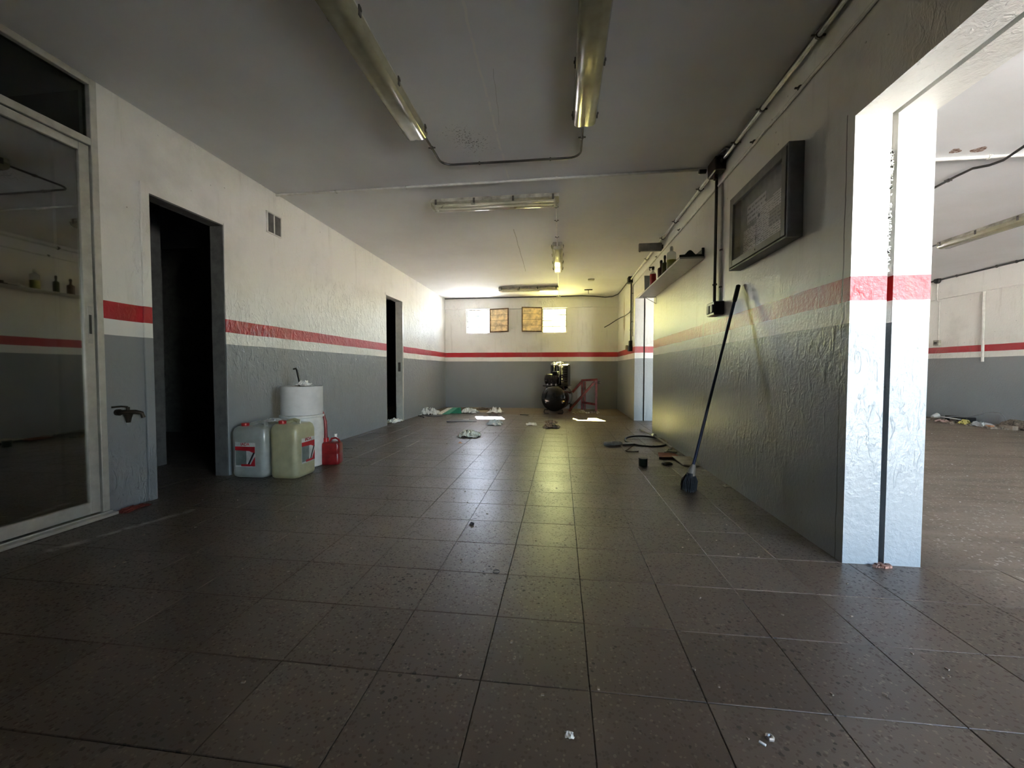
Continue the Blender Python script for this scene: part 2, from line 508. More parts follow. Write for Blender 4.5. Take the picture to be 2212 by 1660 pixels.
# ------------------------------------------------------------------ mesh building
class MB:
    def __init__(self):
        self.v = []
        self.f = []
        self.M = Matrix.Identity(4)

    def add(self, vs, fs):
        b = len(self.v)
        self.v += [self.M @ Vector(p) for p in vs]
        self.f += [tuple(b + i for i in f) for f in fs]
        return self

    def box(self, lo, hi, ch=0.0, rot=None):
        lo, hi = Vector(lo), Vector(hi)
        c = (lo + hi) / 2
        h = (hi - lo) / 2
        ch = min(ch, min(h) * 0.9)
        vs, fs = [], []
        if ch <= 0:
            for sx in (-1, 1):
                for sy in (-1, 1):
                    for sz in (-1, 1):
                        vs.append(Vector((sx * h.x, sy * h.y, sz * h.z)))
            fs = [(0, 1, 3, 2), (4, 6, 7, 5), (0, 4, 5, 1), (2, 3, 7, 6), (0, 2, 6, 4), (1, 5, 7, 3)]
        else:
            idx = {}
            for ax in range(3):
                for s in (-1, 1):
                    for a in (-1, 1):
                        for b in (-1, 1):
                            q = [0, 0, 0]
                            o = [i for i in range(3) if i != ax]
                            q[ax] = s * h[ax]
                            q[o[0]] = a * (h[o[0]] - ch)
                            q[o[1]] = b * (h[o[1]] - ch)
                            sg = [0, 0, 0]
                            sg[ax], sg[o[0]], sg[o[1]] = s, a, b
                            idx[(ax, tuple(sg))] = len(vs)
                            vs.append(Vector(q))
            for ax in range(3):
                o = [i for i in range(3) if i != ax]
                for s in (-1, 1):
                    q = []
                    for a, b in ((-1, -1), (1, -1), (1, 1), (-1, 1)):
                        sg = [0, 0, 0]
                        sg[ax], sg[o[0]], sg[o[1]] = s, a, b
                        q.append(idx[(ax, tuple(sg))])
                    fs.append(tuple(q))
            for e in range(3):          # edges along axis e
                o = [i for i in range(3) if i != e]
                for a in (-1, 1):
                    for b in (-1, 1):
                        def S(t):
                            sg = [0, 0, 0]
                            sg[e], sg[o[0]], sg[o[1]] = t, a, b
                            return tuple(sg)
                        fs.append((idx[(o[0], S(-1))], idx[(o[0], S(1))], idx[(o[1], S(1))], idx[(o[1], S(-1))]))
            for sx in (-1, 1):
                for sy in (-1, 1):
                    for sz in (-1, 1):
                        sg = (sx, sy, sz)
                        fs.append((idx[(0, sg)], idx[(1, sg)], idx[(2, sg)]))
        T = Matrix.Translation(c)
        if rot is not None:
            T = T @ Euler(rot).to_matrix().to_4x4()
        return self.add([T @ q for q in vs], fs)

    def tube(self, path, r, n=8, caps=True):
        P = [Vector(p) for p in path]
        rr = r if isinstance(r, (list, tuple)) else [r] * len(P)
        up = None
        vs, fs = [], []
        for i, p in enumerate(P):
            d = (P[min(i + 1, len(P) - 1)] - P[max(i - 1, 0)])
            d = d.normalized() if d.length > 1e-9 else Vector((0, 0, 1))
            if up is None:
                up = d.orthogonal().normalized()
            up = (up - d * up.dot(d))
            up = up.normalized() if up.length > 1e-6 else d.orthogonal().normalized()
            s = d.cross(up)
            for j in range(n):
                a = 2 * PI * j / n
                vs.append(p + (up * math.cos(a) + s * math.sin(a)) * rr[i])
        for i in range(len(P) - 1):
            for j in range(n):
                k = (j + 1) % n
                fs.append((i * n + j, i * n + k, (i + 1) * n + k, (i + 1) * n + j))
        if caps:
            fs.append(tuple(reversed(range(n))))
            fs.append(tuple((len(P) - 1) * n + j for j in range(n)))
        return self.add(vs, fs)

    def lathe(self, prof, c=(0, 0, 0), n=24, axis='z', sx=1.0, sy=1.0):
        """prof: (radius, height) bottom to top"""
        vs, fs = [], []
        for r, z in prof:
            for j in range(n):
                a = 2 * PI * j / n
                vs.append((r * math.cos(a) * sx, r * math.sin(a) * sy, z))
        m = len(prof)
        for i in range(m - 1):
            for j in range(n):
                k = (j + 1) % n
                fs.append((i * n + j, i * n + k, (i + 1) * n + k, (i + 1) * n + j))
        fs.append(tuple(reversed(range(n))))
        fs.append(tuple((m - 1) * n + j for j in range(n)))
        Rm = Matrix.Identity(4)
        if axis == 'y':
            Rm = Matrix.Rotation(-PI / 2, 4, 'X')
        if axis == 'x':
            Rm = Matrix.Rotation(PI / 2, 4, 'Y')
        T = Matrix.Translation(c) @ Rm
        return self.add([T @ Vector(q) for q in vs], fs)

    def rloft(self, w, d, r, levels, n=6, c=(0, 0, 0)):
        """stack of rounded rectangles; levels: (z, scale)"""
        vs, fs = [], []
        ring = []
        for qx, qy, a0 in ((1, 1, 0), (-1, 1, 90), (-1, -1, 180), (1, -1, 270)):
            for i in range(n + 1):
                a = R(a0 + 90 * i / n)
                ring.append((qx * (w / 2 - r) + r * math.cos(a), qy * (d / 2 - r) + r * math.sin(a)))
        m = len(ring)
        for z, s in levels:
            sx, sy = (s, s) if not isinstance(s, tuple) else s
            vs += [(x * sx + c[0], y * sy + c[1], z + c[2]) for x, y in ring]
        for i in range(len(levels) - 1):
            for j in range(m):
                k = (j + 1) % m
                fs.append((i * m + j, i * m + k, (i + 1) * m + k, (i + 1) * m + j))
        fs.append(tuple(reversed(range(m))))
        fs.append(tuple((len(levels) - 1) * m + j for j in range(m)))
        return self.add(vs, fs)

    def prism(self, pts, a, b, axis='x'):
        """polygon pts extruded between a and b along axis; pts in the other two axes"""
        n = len(pts)

        def mk(t, p):
            return {'x': (t, p[0], p[1]), 'y': (p[0], t, p[1]), 'z': (p[0], p[1], t)}[axis]
        vs = [mk(a, p) for p in pts] + [mk(b, p) for p in pts]
        fs = [tuple(range(n)), tuple(reversed(range(n, 2 * n)))]
        for i in range(n):
            k = (i + 1) % n
            fs.append((i, n + i, n + k, k))
        return self.add(vs, fs)

    def crumple(self, sx, sy, h, seed, n=14, thick=0.0, freq=9.0):
        """crumpled sheet lying on the ground, all above z = 0"""
        rs = Vector((seed * 3.7, seed * 1.3, seed * 0.9))
        vs, fs = [], []
        for i in range(n + 1):
            for j in range(n + 1):
                u, v = i / n - .5, j / n - .5
                a = math.atan2(v, u)
                e = 1 + 0.35 * noise.noise(Vector((math.cos(a) * 1.4, math.sin(a) * 1.4, seed)))
                q = Vector((u * 3, v * 3, 0)) + rs
                x = u * sx * e + sx * 0.16 * noise.noise(q * 1.7)
                y = v * sy * e + sy * 0.16 * noise.noise(q * 1.7 + Vector((9, 2, 1)))
                rr = max(0.0, 1 - (abs(u) ** 3 + abs(v) ** 3) * 6)
                z = h * (0.12 + 0.88 * rr) * min(1.0, abs(noise.noise(q * freq / 3)) * 2.2 + abs(noise.noise(q * freq)) * .5)
                vs.append((x, y, z + 0.001))
        for i in range(n):
            for j in range(n):
                a = i * (n + 1) + j
                fs.append((a, a + n + 1, a + n + 2, a + 1))
        return self.add(vs, fs)


def link(name, me, mats, parent=None, loc=(0, 0, 0), rot=(0, 0, 0)):
    o = bpy.data.objects.new(name, me)
    COL.objects.link(o)
    o.location = loc
    o.rotation_euler = rot
    if parent is not None:
        o.parent = parent
    return o


def mesh_of(name, mb, m, smooth=35):
    me = bpy.data.meshes.new(name)
    me.from_pydata([tuple(v) for v in mb.v], [], mb.f)
    me.validate()
    me.update()
    import bmesh as _b
    bm = _b.new()
    bm.from_mesh(me)
    _b.ops.recalc_face_normals(bm, faces=bm.faces)
    bm.to_mesh(me)
    bm.free()
    if smooth:
        for p in me.polygons:
            p.use_smooth = True
        me.set_sharp_from_angle(angle=R(smooth))
    me.materials.append(m)
    return me


def thing(name, label, cat, loc=(0, 0, 0), rotz=0.0, group=None):
    o = bpy.data.objects.new(name, None)
    COL.objects.link(o)
    o.empty_display_size = 0.1
    o.location = loc
    o.rotation_euler = (0, 0, rotz)
    o['label'] = label
    o['category'] = cat
    if group:
        o['group'] = group
    return o


def part(name, mb, m, parent, label=None, local=False, smooth=35, kind=None):
    """child mesh; mb is in world coordinates unless local"""
    if not local:
        p, T = parent, Matrix.Identity(4)
        while p is not None:
            T = Matrix.LocRotScale(p.location, p.rotation_euler, None) @ T
            p = p.parent
        Ti = T.inverted()
        mb.v = [Ti @ Vector(v) for v in mb.v]
    o = link(name, mesh_of(name, mb, m, smooth), None, parent)
    if label:
        o['label'] = label
    if kind:
        o['kind'] = kind
    return o


def single(name, mb, m, label, cat, group=None, smooth=35, kind=None):
    """top-level thing that is one mesh; origin set at the middle of its base"""
    xs = [v.x for v in mb.v]
    ys = [v.y for v in mb.v]
    zs = [v.z for v in mb.v]
    c = Vector(((min(xs) + max(xs)) / 2, (min(ys) + max(ys)) / 2, min(zs)))
    mb.v = [v - c for v in mb.v]
    o = link(name, mesh_of(name, mb, m, smooth), None, None, c)
    o['label'] = label
    o['category'] = cat
    if group:
        o['group'] = group
    if kind:
        o['kind'] = kind
    return o


def struct(name, mb, m, label=None, cat=None, smooth=0):
    o = link(name, mesh_of(name, mb, m, smooth), None)
    o['kind'] = 'structure'
    if label:
        o['label'] = label
        o['category'] = cat
    return o


def text_mesh(s, size, mat, name, parent, M, bold=0.0):
    cu = bpy.data.curves.new(name, 'FONT')
    cu.body = s
    cu.size = size
    cu.extrude = 0.0008
    cu.offset = bold
    cu.align_x = 'CENTER'
    o = bpy.data.objects.new('tmp', cu)
    COL.objects.link(o)
    dg = bpy.context.evaluated_depsgraph_get()
    me = bpy.data.meshes.new_from_object(o.evaluated_get(dg))
    bpy.data.objects.remove(o)
    me.name = name
    me.materials.clear()
    me.materials.append(mat)
    me.transform(M)
    return link(name, me, None, parent)


def arc(c, r, a0, a1, n, plane='xy', z=0.0):
    out = []
    for i in range(n + 1):
        a = R(a0 + (a1 - a0) * i / n)
        x, y = c[0] + r * math.cos(a), c[1] + r * math.sin(a)
        out.append((x, y, z))
    return out


# ------------------------------------------------------------------ the shell
def wall_with_notches(x0, x1, ya, yb, notches):
    """wall slab between x0 and x1 from ya to yb; notches (y0, y1, top) open to the floor"""
    mb = MB()
    cur = ya
    for (a, b, t) in notches:
        if a > cur:
            mb.box((x0, cur, 0), (x1, a, H))
        if t < H:
            mb.box((x0, a, t), (x1, b, H))
        cur = b
    if cur < yb:
        mb.box((x0, cur, 0), (x1, yb, H))
    return mb


struct('wall_left', wall_with_notches(XL - 0.13, XL, YN, YF, [(0.25, 2.252, H), (2.557, 3.204, 2.233), (6.49, 7.195, 2.237)]), M_WALL,
       'long left wall, white above a red stripe and grey dado', 'wall')
struct('wall_right', wall_with_notches(XR, XI, YN, YF, [(-0.8, JY, 2.165), (6.22, 7.741, 2.31)]), M_WALL,
       'right wall leaf with the broom and notice case, striped white red and grey', 'wall')
struct('wall_garage_left', wall_with_notches(XO, XW, YN, YF, [(-0.8, JY, 2.165), (6.22, 7.741, 2.31)]), M_WALL,
       'outer leaf of the double wall beside the garage bay', 'wall')
j = wall_with_notches(XI, XO, YN, YF, [(-0.85, JY + 0.05, 2.215), (6.17, 7.79, 2.36)])
struct('trim_1', j, M_JOINT, 'dark expansion joint between the two wall leaves', 'joint')
struct('wall_garage_right', wall_with_notches(XG, XG + 0.15, YN, YF + 0.2, []), M_WALL,
       'far side wall of the garage bay behind the opening', 'wall')
mb = MB()
mb.box((XG - 0.05, YN, 2.385), (XG, YF, H))
struct('trim_2', mb, M_WALL, 'shallow beam along the top of the garage side wall', 'beam')

# back wall with two small windows
W1, W2 = (-2.41, -1.80), (-0.47, 0.13)
WZ0, WZ1 = 1.895, 2.505
ADDED_W = (2.8, 3.35)          # unseen window added behind the pier to bring more light into the rooms
mb = MB()
mb.box((XL - 0.13, YF, 0), (ADDED_W[0], YF + 0.2, WZ0))
mb.box((ADDED_W[1], YF, 0), (XG + 0.15, YF + 0.2, WZ0))
mb.box((ADDED_W[0], YF, 0), (ADDED_W[1], YF + 0.2, WZ0))
mb.box((XL - 0.13, YF, WZ1), (XG + 0.15, YF + 0.2, H))
for a, b in ((XL - 0.13, W1[0]), (W1[1], W2[0]), (W2[1], ADDED_W[0]), (ADDED_W[1], XG + 0.15)):
    mb.box((a, YF, WZ0), (b, YF + 0.2, WZ1))
struct('wall_back', mb, M_WALL, 'back wall with two small high windows', 'wall')
mb = MB()
mb.box((XL, YF - 0.035, 2.512), (XR, YF, H))
struct('trim_3', mb, M_WALL, 'shallow beam across the top of the back wall', 'beam')

# front wall, with the garage gate opening that lets the daylight in
mb = MB()
mb.box((XL - 0.13, YN - 0.15, 0), (2.3, YN, H))
mb.box((5.7, YN - 0.15, 0), (XG + 0.15, YN, H))
mb.box((2.3, YN - 0.15, 2.6), (5.7, YN, H))
struct('wall_front', mb, M_WALL)

mb = MB()
mb.box((-6.2, YN - 0.15, H), (XG + 0.15, YF + 0.2, H + 0.25))
struct('ceiling', mb, M_CEIL, 'painted plaster ceiling with a repair line and mould spots', 'ceiling')

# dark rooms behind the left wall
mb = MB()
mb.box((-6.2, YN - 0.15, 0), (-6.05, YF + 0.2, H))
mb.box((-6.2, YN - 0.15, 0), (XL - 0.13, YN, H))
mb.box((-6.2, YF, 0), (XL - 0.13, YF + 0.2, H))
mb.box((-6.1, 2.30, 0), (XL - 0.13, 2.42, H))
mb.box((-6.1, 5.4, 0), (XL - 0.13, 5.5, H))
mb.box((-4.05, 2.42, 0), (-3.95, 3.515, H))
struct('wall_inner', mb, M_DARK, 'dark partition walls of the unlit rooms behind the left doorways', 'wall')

# ground outside
mb = MB()
mb.box((-40, -50, -0.25), (48, 60, -0.12))
struct('ground', mb, M_GROUND)

# floor: slab with every tile laid on it
mb = MB()
mb.box((-6.2, YN - 0.15, -0.12), (XG + 0.15, YF + 0.2, -0.004))
floor = struct('floor', mb, M_GROUT, 'brown speckled terrazzo tile floor', 'floor')


def tile_mesh():
    hx, hy, c = TPX / 2 - 0.0011, TPY / 2 - 0.0011, 0.0016
    m_ = MB()
    vs = [(-hx + c, -hy + c, 0), (hx - c, -hy + c, 0), (hx - c, hy - c, 0), (-hx + c, hy - c, 0),
          (-hx, -hy, -0.0018), (hx, -hy, -0.0018), (hx, hy, -0.0018), (-hx, hy, -0.0018),
          (-hx, -hy, -0.006), (hx, -hy, -0.006), (hx, hy, -0.006), (-hx, hy, -0.006)]
    fs = [(0, 1, 2, 3)]
    for i in range(4):
        k = (i + 1) % 4
        fs += [(4 + i, 4 + k, k, i), (8 + i, 8 + k, 4 + k, 4 + i)]
    return vs, fs


tvs, tfs = tile_mesh()
tmb = MB()
tmb.add(tvs, tfs)
tile_me = mesh_of('tile', tmb, M_TILE, 0)
cand = []
fy = Vector((-math.sin(0.12285), math.cos(0.12285)))
fx = Vector((math.cos(0.12285), math.sin(0.12285)))
for ix in range(-20, 25):
    for iy in range(-14, 28):
        cx, cy = TOX + (ix + .5) * TPX, TOY + (iy + .5) * TPY
        if cx > XG + .1 or cx < -6.1 or cy > YF + .1 or cy < YN:
            continue
        d = fy.dot((cx, cy))
        s = fx.dot((cx, cy))
        vis = d > 0.75 and abs(s / d) < 1.42 and not (cx < XL - .1 and not (2.3 < cy < 4.5))
        if cx > XW and not (s / d > 0.98):
            vis = False                                # hidden behind the pier
        cand.append((not vis, math.hypot(cx, cy), cx, cy))
cand.sort()
rest = MB()
rnd = random.Random(3)
for i, (nv, d, cx, cy) in enumerate(cand):
    rot = (rnd.gauss(0, 0.0016), rnd.gauss(0, 0.0016), rnd.gauss(0, 0.0007))
    dz = -0.0004 + rnd.uniform(-0.0003, 0.0003)
    if i < 300 and not nv:
        link('tile', tile_me, None, floor, (cx, cy, dz), rot)
    else:
        rest.M = Matrix.LocRotScale(Vector((cx, cy, dz)), Euler(rot), None)
        rest.add(tvs, tfs)
ft = link('floor_tiles', mesh_of('floor_tiles', rest, M_TILE, 0), None, floor)
ft['kind'] = 'stuff'

# ------------------------------------------------------------------ sliding glass door on the left
dr = thing('door_1', 'aluminium framed sliding glass door with a transom pane at the far left', 'door', (XL, 1.25, 0))
dr['kind'] = 'structure'
X0, X1 = XL - 0.055, XL + 0.006
mb = MB()
mb.box((X0, 2.213, 0), (X1, 2.252, H - 0.002), 0.003)
mb.box((X0, 0.25, 0), (X1, 0.29, H - 0.002), 0.003)
mb.box((X0, 0.29, 2.752), (X1, 2.213, H - 0.002), 0.003)
mb.box((X0, 0.29, 2.372), (X1, 2.213, 2.418), 0.003)
part('door_frame', mb, M_ALU, dr)
mb = MB()
mb.box((X0, 0.25, 0.0), (XL + 0.075, 2.25, 0.018), 0.003)
mb.box((XL + 0.02, 0.25, 0.018), (XL + 0.028, 2.25, 0.026))
part('floor_track', mb, M_ALU, dr)
mb = MB()
mb.box((XL - 0.035, 2.148, 0.03), (XL + 0.0, 2.203, 2.365), 0.003)
mb.box((XL - 0.035, 0.30, 0.03), (XL + 0.0, 0.35, 2.365), 0.003)
mb.box((XL - 0.035, 0.35, 2.315), (XL + 0.0, 2.148, 2.365), 0.003)
mb.box((XL - 0.035, 0.35, 0.03), (XL + 0.0, 2.148, 0.105), 0.003)
leaf = part('sliding_leaf', mb, M_ALU, dr)
mb = MB()
mb.box((XL - 0.02, 0.34, 0.10), (XL - 0.014, 2.15, 2.32))
part('pane', mb, M_DOORGL, dr)
mb = MB()
mb.box((XL - 0.03, 0.28, 2.41), (XL - 0.024, 2.22, 2.757))
part('transom_pane', mb, M_TOPGL, dr)
mb = MB()
mb.box((XL + 0.0, 2.164, 1.12), (XL + 0.004, 2.189, 1.355), 0.001)
lk = part('lock_plate', mb, M_STEEL, dr)
mb = MB()
mb.box((XL + 0.003, 2.170, 1.18), (XL + 0.0055, 2.183, 1.30))
part('finger_slot', mb, M_BLACK, lk)
mb = MB()
mb.box((XL - 0.05, 2.04, 0.10), (XL - 0.044, 2.055, 2.32))
part('inner_seal', mb, M_BLACK, dr)

# casing strip left of the first doorway, painted with the wall
mb = MB()
mb.box((XL, 2.497, 0), (XL + 0.016, 2.557, 2.29), 0.003)
struct('trim_4', mb, M_WALL, 'raised painted casing strip beside the near left doorway', 'casing')
mb = MB()
mb.box((XL, 3.204, 0), (XL + 0.006, 3.255, 2.25), 0.002)
struct('trim_5', mb, M_WALL)
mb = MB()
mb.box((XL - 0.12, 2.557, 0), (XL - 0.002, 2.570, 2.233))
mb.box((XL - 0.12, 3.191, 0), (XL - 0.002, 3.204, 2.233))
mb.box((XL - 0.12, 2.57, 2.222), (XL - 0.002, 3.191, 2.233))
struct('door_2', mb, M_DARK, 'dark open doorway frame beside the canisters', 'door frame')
dr3 = thing('door_3', 'open dark doorway with pale metal frame in the far left wall', 'door frame', (XL, 6.84, 0))
dr3['kind'] = 'structure'
mb = MB()
mb.box((XL - 0.125, 7.155, 0), (XL + 0.012, 7.195, 2.237), 0.003)
part('door_frame', mb, M_ALU, dr3)
mb = MB()
mb.box((XL - 0.08, 7.150, 0.93), (XL - 0.03, 7.156, 1.10))
part('strike_plate', mb, M_DARKH, dr3)
mb = MB()
mb.box((XL, 7.195, 0), (XL + 0.01, 7.235, 2.26), 0.002)
mb.box((XL, 6.45, 2.237), (XL + 0.01, 7.235, 2.277), 0.002)
part('casing', mb, M_WALL, dr3)


# ------------------------------------------------------------------ windows and shutters in the back wall
def window(idx, xa, xb, glass, label):
    w = thing('window_%d' % idx, label, 'window', ((xa + xb) / 2, YF, WZ0))
    w['kind'] = 'structure'
    ya, yb = YF + 0.03, YF + 0.075
    m_ = MB()
    t = 0.022
    m_.box((xa, ya, WZ0), (xa + t, yb, WZ1))
    m_.box((xb - t, ya, WZ0), (xb, yb, WZ1))
    m_.box((xa + t, ya, WZ0), (xb - t, yb, WZ0 + t))
    m_.box((xa + t, ya, WZ1 - t), (xb - t, yb, WZ1))
    part('window_frame', m_, M_HOUS, w)
    m_ = MB()
    m_.box((xa - .002, yb + .005, WZ0), (xb + .002, YF + 0.23, WZ0 + 0.012))  # unseen dark sill liner, added to weaken the sun's bounce indoors
    part('added_sill_liner', m_, M_LINER, w)
    for q0, q1 in ((xa - .001, xa + .008), (xb - .008, xb + .001)):  # unseen dark side liners, added against the same sun bounce
        m_ = MB()
        m_.box((q0, yb + .005, WZ0 + 0.012), (q1, YF + 0.205, WZ1))
        part('added_reveal_liner', m_, M_LINER, w)
    hgt = (WZ1 - WZ0 - 2 * t) / 4
    for i in range(4):
        z0 = WZ0 + t + i * hgt
        m_ = MB()
        m_.box((xa + t, ya + 0.012, z0 + 0.004), (xb - t, ya + 0.017, z0 + hgt - 0.004), rot=(R(-6), 0, 0))
        part('louvre_pane', m_, glass, w)
        if i:
            m_ = MB()
            m_.box((xa + t, ya + 0.006, z0 - 0.010), (xb - t, ya + 0.024, z0 + 0.010))
            part('glazing_bar', m_, M_DARKH, w)


window(1, W1[0], W1[1], M_WINGL, 'left of the two small louvred windows in the back wall')
window(3, ADDED_W[0], ADDED_W[1], M_WINGL, 'unseen louvred window added to the garage bay back wall for its light')
window(2, W2[0], W2[1], M_TINTGL, 'right of the two small louvred windows in the back wall')


def shutter(xh, xe, ang, zt, label):
    """hinged at xh, free edge at xe, folded back towards the wall by ang"""
    s = thing('window_shutter', label, 'shutter', (xh, YF - 0.015, WZ0 + 0.02), 0, 'tan window shutters')
    sg = 1 if xe > xh else -1
    L = abs(xe - xh) / math.cos(ang)
    z1 = zt - (WZ0 + 0.02)
    s.rotation_euler = (0, 0, -sg * ang)
    m_ = MB()
    fr = 0.026

    def bx(a, b, za, zb, ya=-0.022, yb=0.0):
        xa_, xb_ = sorted((a * sg, b * sg))
        m_.box((xa_, ya, za), (xb_, yb, zb), 0.002)
    bx(0, fr, 0, z1)
    bx(L - fr, L, 0, z1)
    bx(fr, L - fr, 0, fr)
    bx(fr, L - fr, z1 - fr, z1)
    part('shutter_frame', m_, M_SHUTD, s, local=True)
    m_ = MB()
    bx(fr * .5, L - fr * .5, fr * .5, z1 - fr * .5, -0.006, -0.002)
    part('shutter_back', m_, M_SHUTD, s, local=True)
    hgt = (z1 - 2 * fr) / 4
    for i in range(4):
        m_ = MB()
        z0 = fr + i * hgt
        xa_, xb_ = sorted((fr * sg, (L - fr) * sg))
        m_.box((xa_, -0.018, z0 + 0.004), (xb_, -0.012, z0 + hgt - 0.004), rot=(R(7), 0, 0))
        part('slat', m_, M_SHUT, s, local=True)


shutter(W1[1] + 0.004, -1.30, R(14), 2.51, 'tan slatted shutter folded open beside the left window')
shutter(W2[0] - 0.004, -0.975, R(14), 2.53, 'tan slatted shutter folded open beside the right window')


# ------------------------------------------------------------------ ceiling lights
def lamp(name_label, cx, cy, L, along, cover, wid=0.165, ends=True):
    """twin-tube sealed batten; along = 'x' or 'y'"""
    t = thing('ceiling_light', name_label, 'ceiling light', (cx, cy, H - 0.105), 0 if along == 'y' else PI / 2, 'sealed fluorescent ceiling lights')
    z1 = 0.105
    m_ = MB()       # tray, local: length along y
    m_.prism([(-wid * .42, z1), (-wid * .5, z1 - 0.045), (wid * .5, z1 - 0.045), (wid * .42, z1)], -L / 2, L / 2, 'y')
    hs = part('housing', m_, M_HOUS, t, local=True)
    m_ = MB()       # open-topped bowl
    prof = [(-.5, 0.062), (-.5, 0.045), (-.44, 0.016), (-.34, 0.004), (-.14, 0.0), (0, 0.006), (.14, 0.0), (.34, 0.004), (.44, 0.016), (.5, 0.045), (.5, 0.062)]
    vs, fs = [], []
    for yy in (-L / 2 + 0.004, -L / 2 + 0.02, L / 2 - 0.02, L / 2 - 0.004):
        e = 0.0 if abs(yy) < L / 2 - 0.01 else 0.012
        for (u, z) in prof:
            vs.append((u * (wid + 0.01), yy, z + e * (1 - z / 0.062)))
    n = len(prof)
    for i in range(3):
        for q in range(n - 1):
            fs.append((i * n + q, i * n + q + 1, (i + 1) * n + q + 1, (i + 1) * n + q))
    fs.append(tuple(range(n)))
    fs.append(tuple(3 * n + q for q in reversed(range(n))))
    m_.add(vs, fs)
    part('diffuser', m_, cover, t, local=True)
    for s in (-1, 1):
        m_ = MB()
        m_.tube([(s * 0.038, -L / 2 + 0.05, 0.037), (s * 0.038, L / 2 - 0.05, 0.037)], 0.013, 10)
        part('tube', m_, M_TUBE, t, local=True)
    for s in (-1, 1):
        m_ = MB()
        m_.box((-wid * .36, s * (L / 2 - 0.045) - 0.008, 0.012), (wid * .36, s * (L / 2 - 0.045) + 0.008, z1 - 0.046))
        part('lamp_holder', m_, M_WHPL, hs, local=True)
    kn = max(3, int(L / 0.33))
    for s in (-1, 1):
        for i in range(kn):
            yy = -L / 2 + 0.06 + (L - 0.12) * i / (kn - 1)
            m_ = MB()
            m_.box((s * (wid / 2 + 0.007) - 0.004, yy - 0.011, 0.036), (s * (wid / 2 + 0.007) + 0.004, yy + 0.011, 0.088), 0.001)
            m_.box((s * (wid / 2 + 0.012) - 0.004, yy - 0.005, 0.060), (s * (wid / 2 + 0.012) + 0.004, yy + 0.005, 0.072))
            part('clip', m_, M_DARKH, hs, local=True)
    return t


lamp('yellowed fluorescent ceiling light at upper left, running off the top edge', -1.095, 2.18, 1.57, 'y', M_DIFF, 0.155)
lamp('yellowed fluorescent ceiling light at upper centre, running off the top edge', 0.158, 2.165, 1.57, 'y', M_DIFF, 0.155)
lamp('dusty fluorescent ceiling light lying crosswise just behind the painted ceiling pipe', -0.715, 4.255, 1.37, 'x', M_CLEAR, 0.155)
lamp('lengthwise clear covered ceiling light between the two crosswise ones', -0.06, 6.47, 1.37, 'y', M_CLEAR, 0.155)
lamp('crosswise ceiling light nearest the back wall', -0.715, 8.77, 1.32, 'x', M_CLEAR, 0.155)
lamp('yellowed fluorescent ceiling light in the garage bay seen right of the pier', 5.42, 5.66, 1.57, 'y', M_DIFF, 0.17)


def pipe(name, label, cat, path, r, m_, clips=(), clipmat=None, n=8, group=None):
    P = [Vector(p) for p in path]
    t = thing(name, label, cat, P[0], 0, group)
    mb_ = MB()
    mb_.tube(P, r, n)
    part('pipe_run', mb_, m_, t)
    for (c, d) in clips:
        mb_ = MB()
        c = Vector(c)
        d = Vector(d).normalized()
        mb_.tube([c - d * 0.006, c + d * 0.006], r * 1.55, 8)
        side = d.cross(Vector((0, 0, 1)))
        side = side.normalized() if side.length > .1 else Vector((0, 1, 0))
        mb_.box(c - Vector((0.004, 0.004, 0.004)) - side * r * 2.6, c + Vector((0.004, 0.004, 0.004)) + side * r * 2.6)
        part('pipe_clip', mb_, clipmat or M_DARKH, t)
    return t


zc = H - 0.022
loop = [(-1.062, 2.96, H - 0.06), (-1.062, 3.0, zc), (-1.057, 3.30, zc)] + [(-0.957 + 0.10 * math.cos(R(a)), 3.38 + 0.10 * math.sin(R(a)), zc) for a in range(180, 89, -15)] + \
    [(0.055, 3.492, zc)] + [(0.055 + 0.10 * math.cos(R(a)), 3.392 + 0.10 * math.sin(R(a)), zc) for a in range(90, -1, -15)] + [(0.152, 2.98, zc), (0.152, 2.945, H - 0.06)]
pipe('conduit', 'black conduit looping along the ceiling between the two near lights', 'conduit', loop, 0.0095, M_CONDD,
     [((-1.058, 3.2, zc), (0, 1, 0)), ((-0.72, 3.482, zc), (1, 0, 0)), ((-0.10, 3.490, zc), (1, 0, 0)), ((0.154, 3.2, zc), (0, 1, 0))])
pipe('ceiling_pipe', 'painted pipe crossing the ceiling from wall to wall', 'pipe', [(XL, 3.875, H - 0.012), (1.32, 3.855, H - 0.012)], 0.013, M_PIPEW,
     [((-2.3, 3.872, H - 0.012), (1, 0, 0)), ((-1.55, 3.868, H - 0.012), (1, 0, 0)), ((-0.05, 3.862, H - 0.012), (1, 0, 0))], M_PIPEW)
pipe('conduit', 'thin pale conduit joining the crosswise dusty light to the lengthwise one', 'conduit', [(-0.062, 4.33, H - 0.05), (-0.062, 4.36, zc), (-0.062, 5.76, zc), (-0.062, 5.79, H - 0.05)], 0.009, M_PIPEW,
     [((-0.062, 4.5, zc), (0, 1, 0)), ((-0.062, 4.9, zc), (0, 1, 0)), ((-0.062, 5.5, zc), (0, 1, 0))])
pipe('conduit', 'thin pale conduit between the lengthwise light and the rearmost light', 'conduit', [(-0.06, 7.15, zc), (-0.06, 8.69, zc)], 0.009, M_PIPEW)
pipe('conduit', 'short pale conduit from the rearmost light to the back wall box', 'conduit', [(-0.065, 8.84, zc), (-0.065, 9.88, zc)], 0.009, M_PIPEW)
t = thing('junction_box', 'round pale junction box at the ceiling edge above the back windows', 'junction box', (-0.065, 9.895, H - 0.04))
mb = MB()
mb.lathe([(0.05, 0.0), (0.055, 0.008), (0.055, 0.038)], (0, 0, 0), 20)
part('box_body', mb, M_WHPL, t, local=True)
mb = MB()
mb.lathe([(0.042, -0.006), (0.045, 0.0)], (0, 0, 0), 20)
part('lid', mb, M_PIPEW, t, local=True)
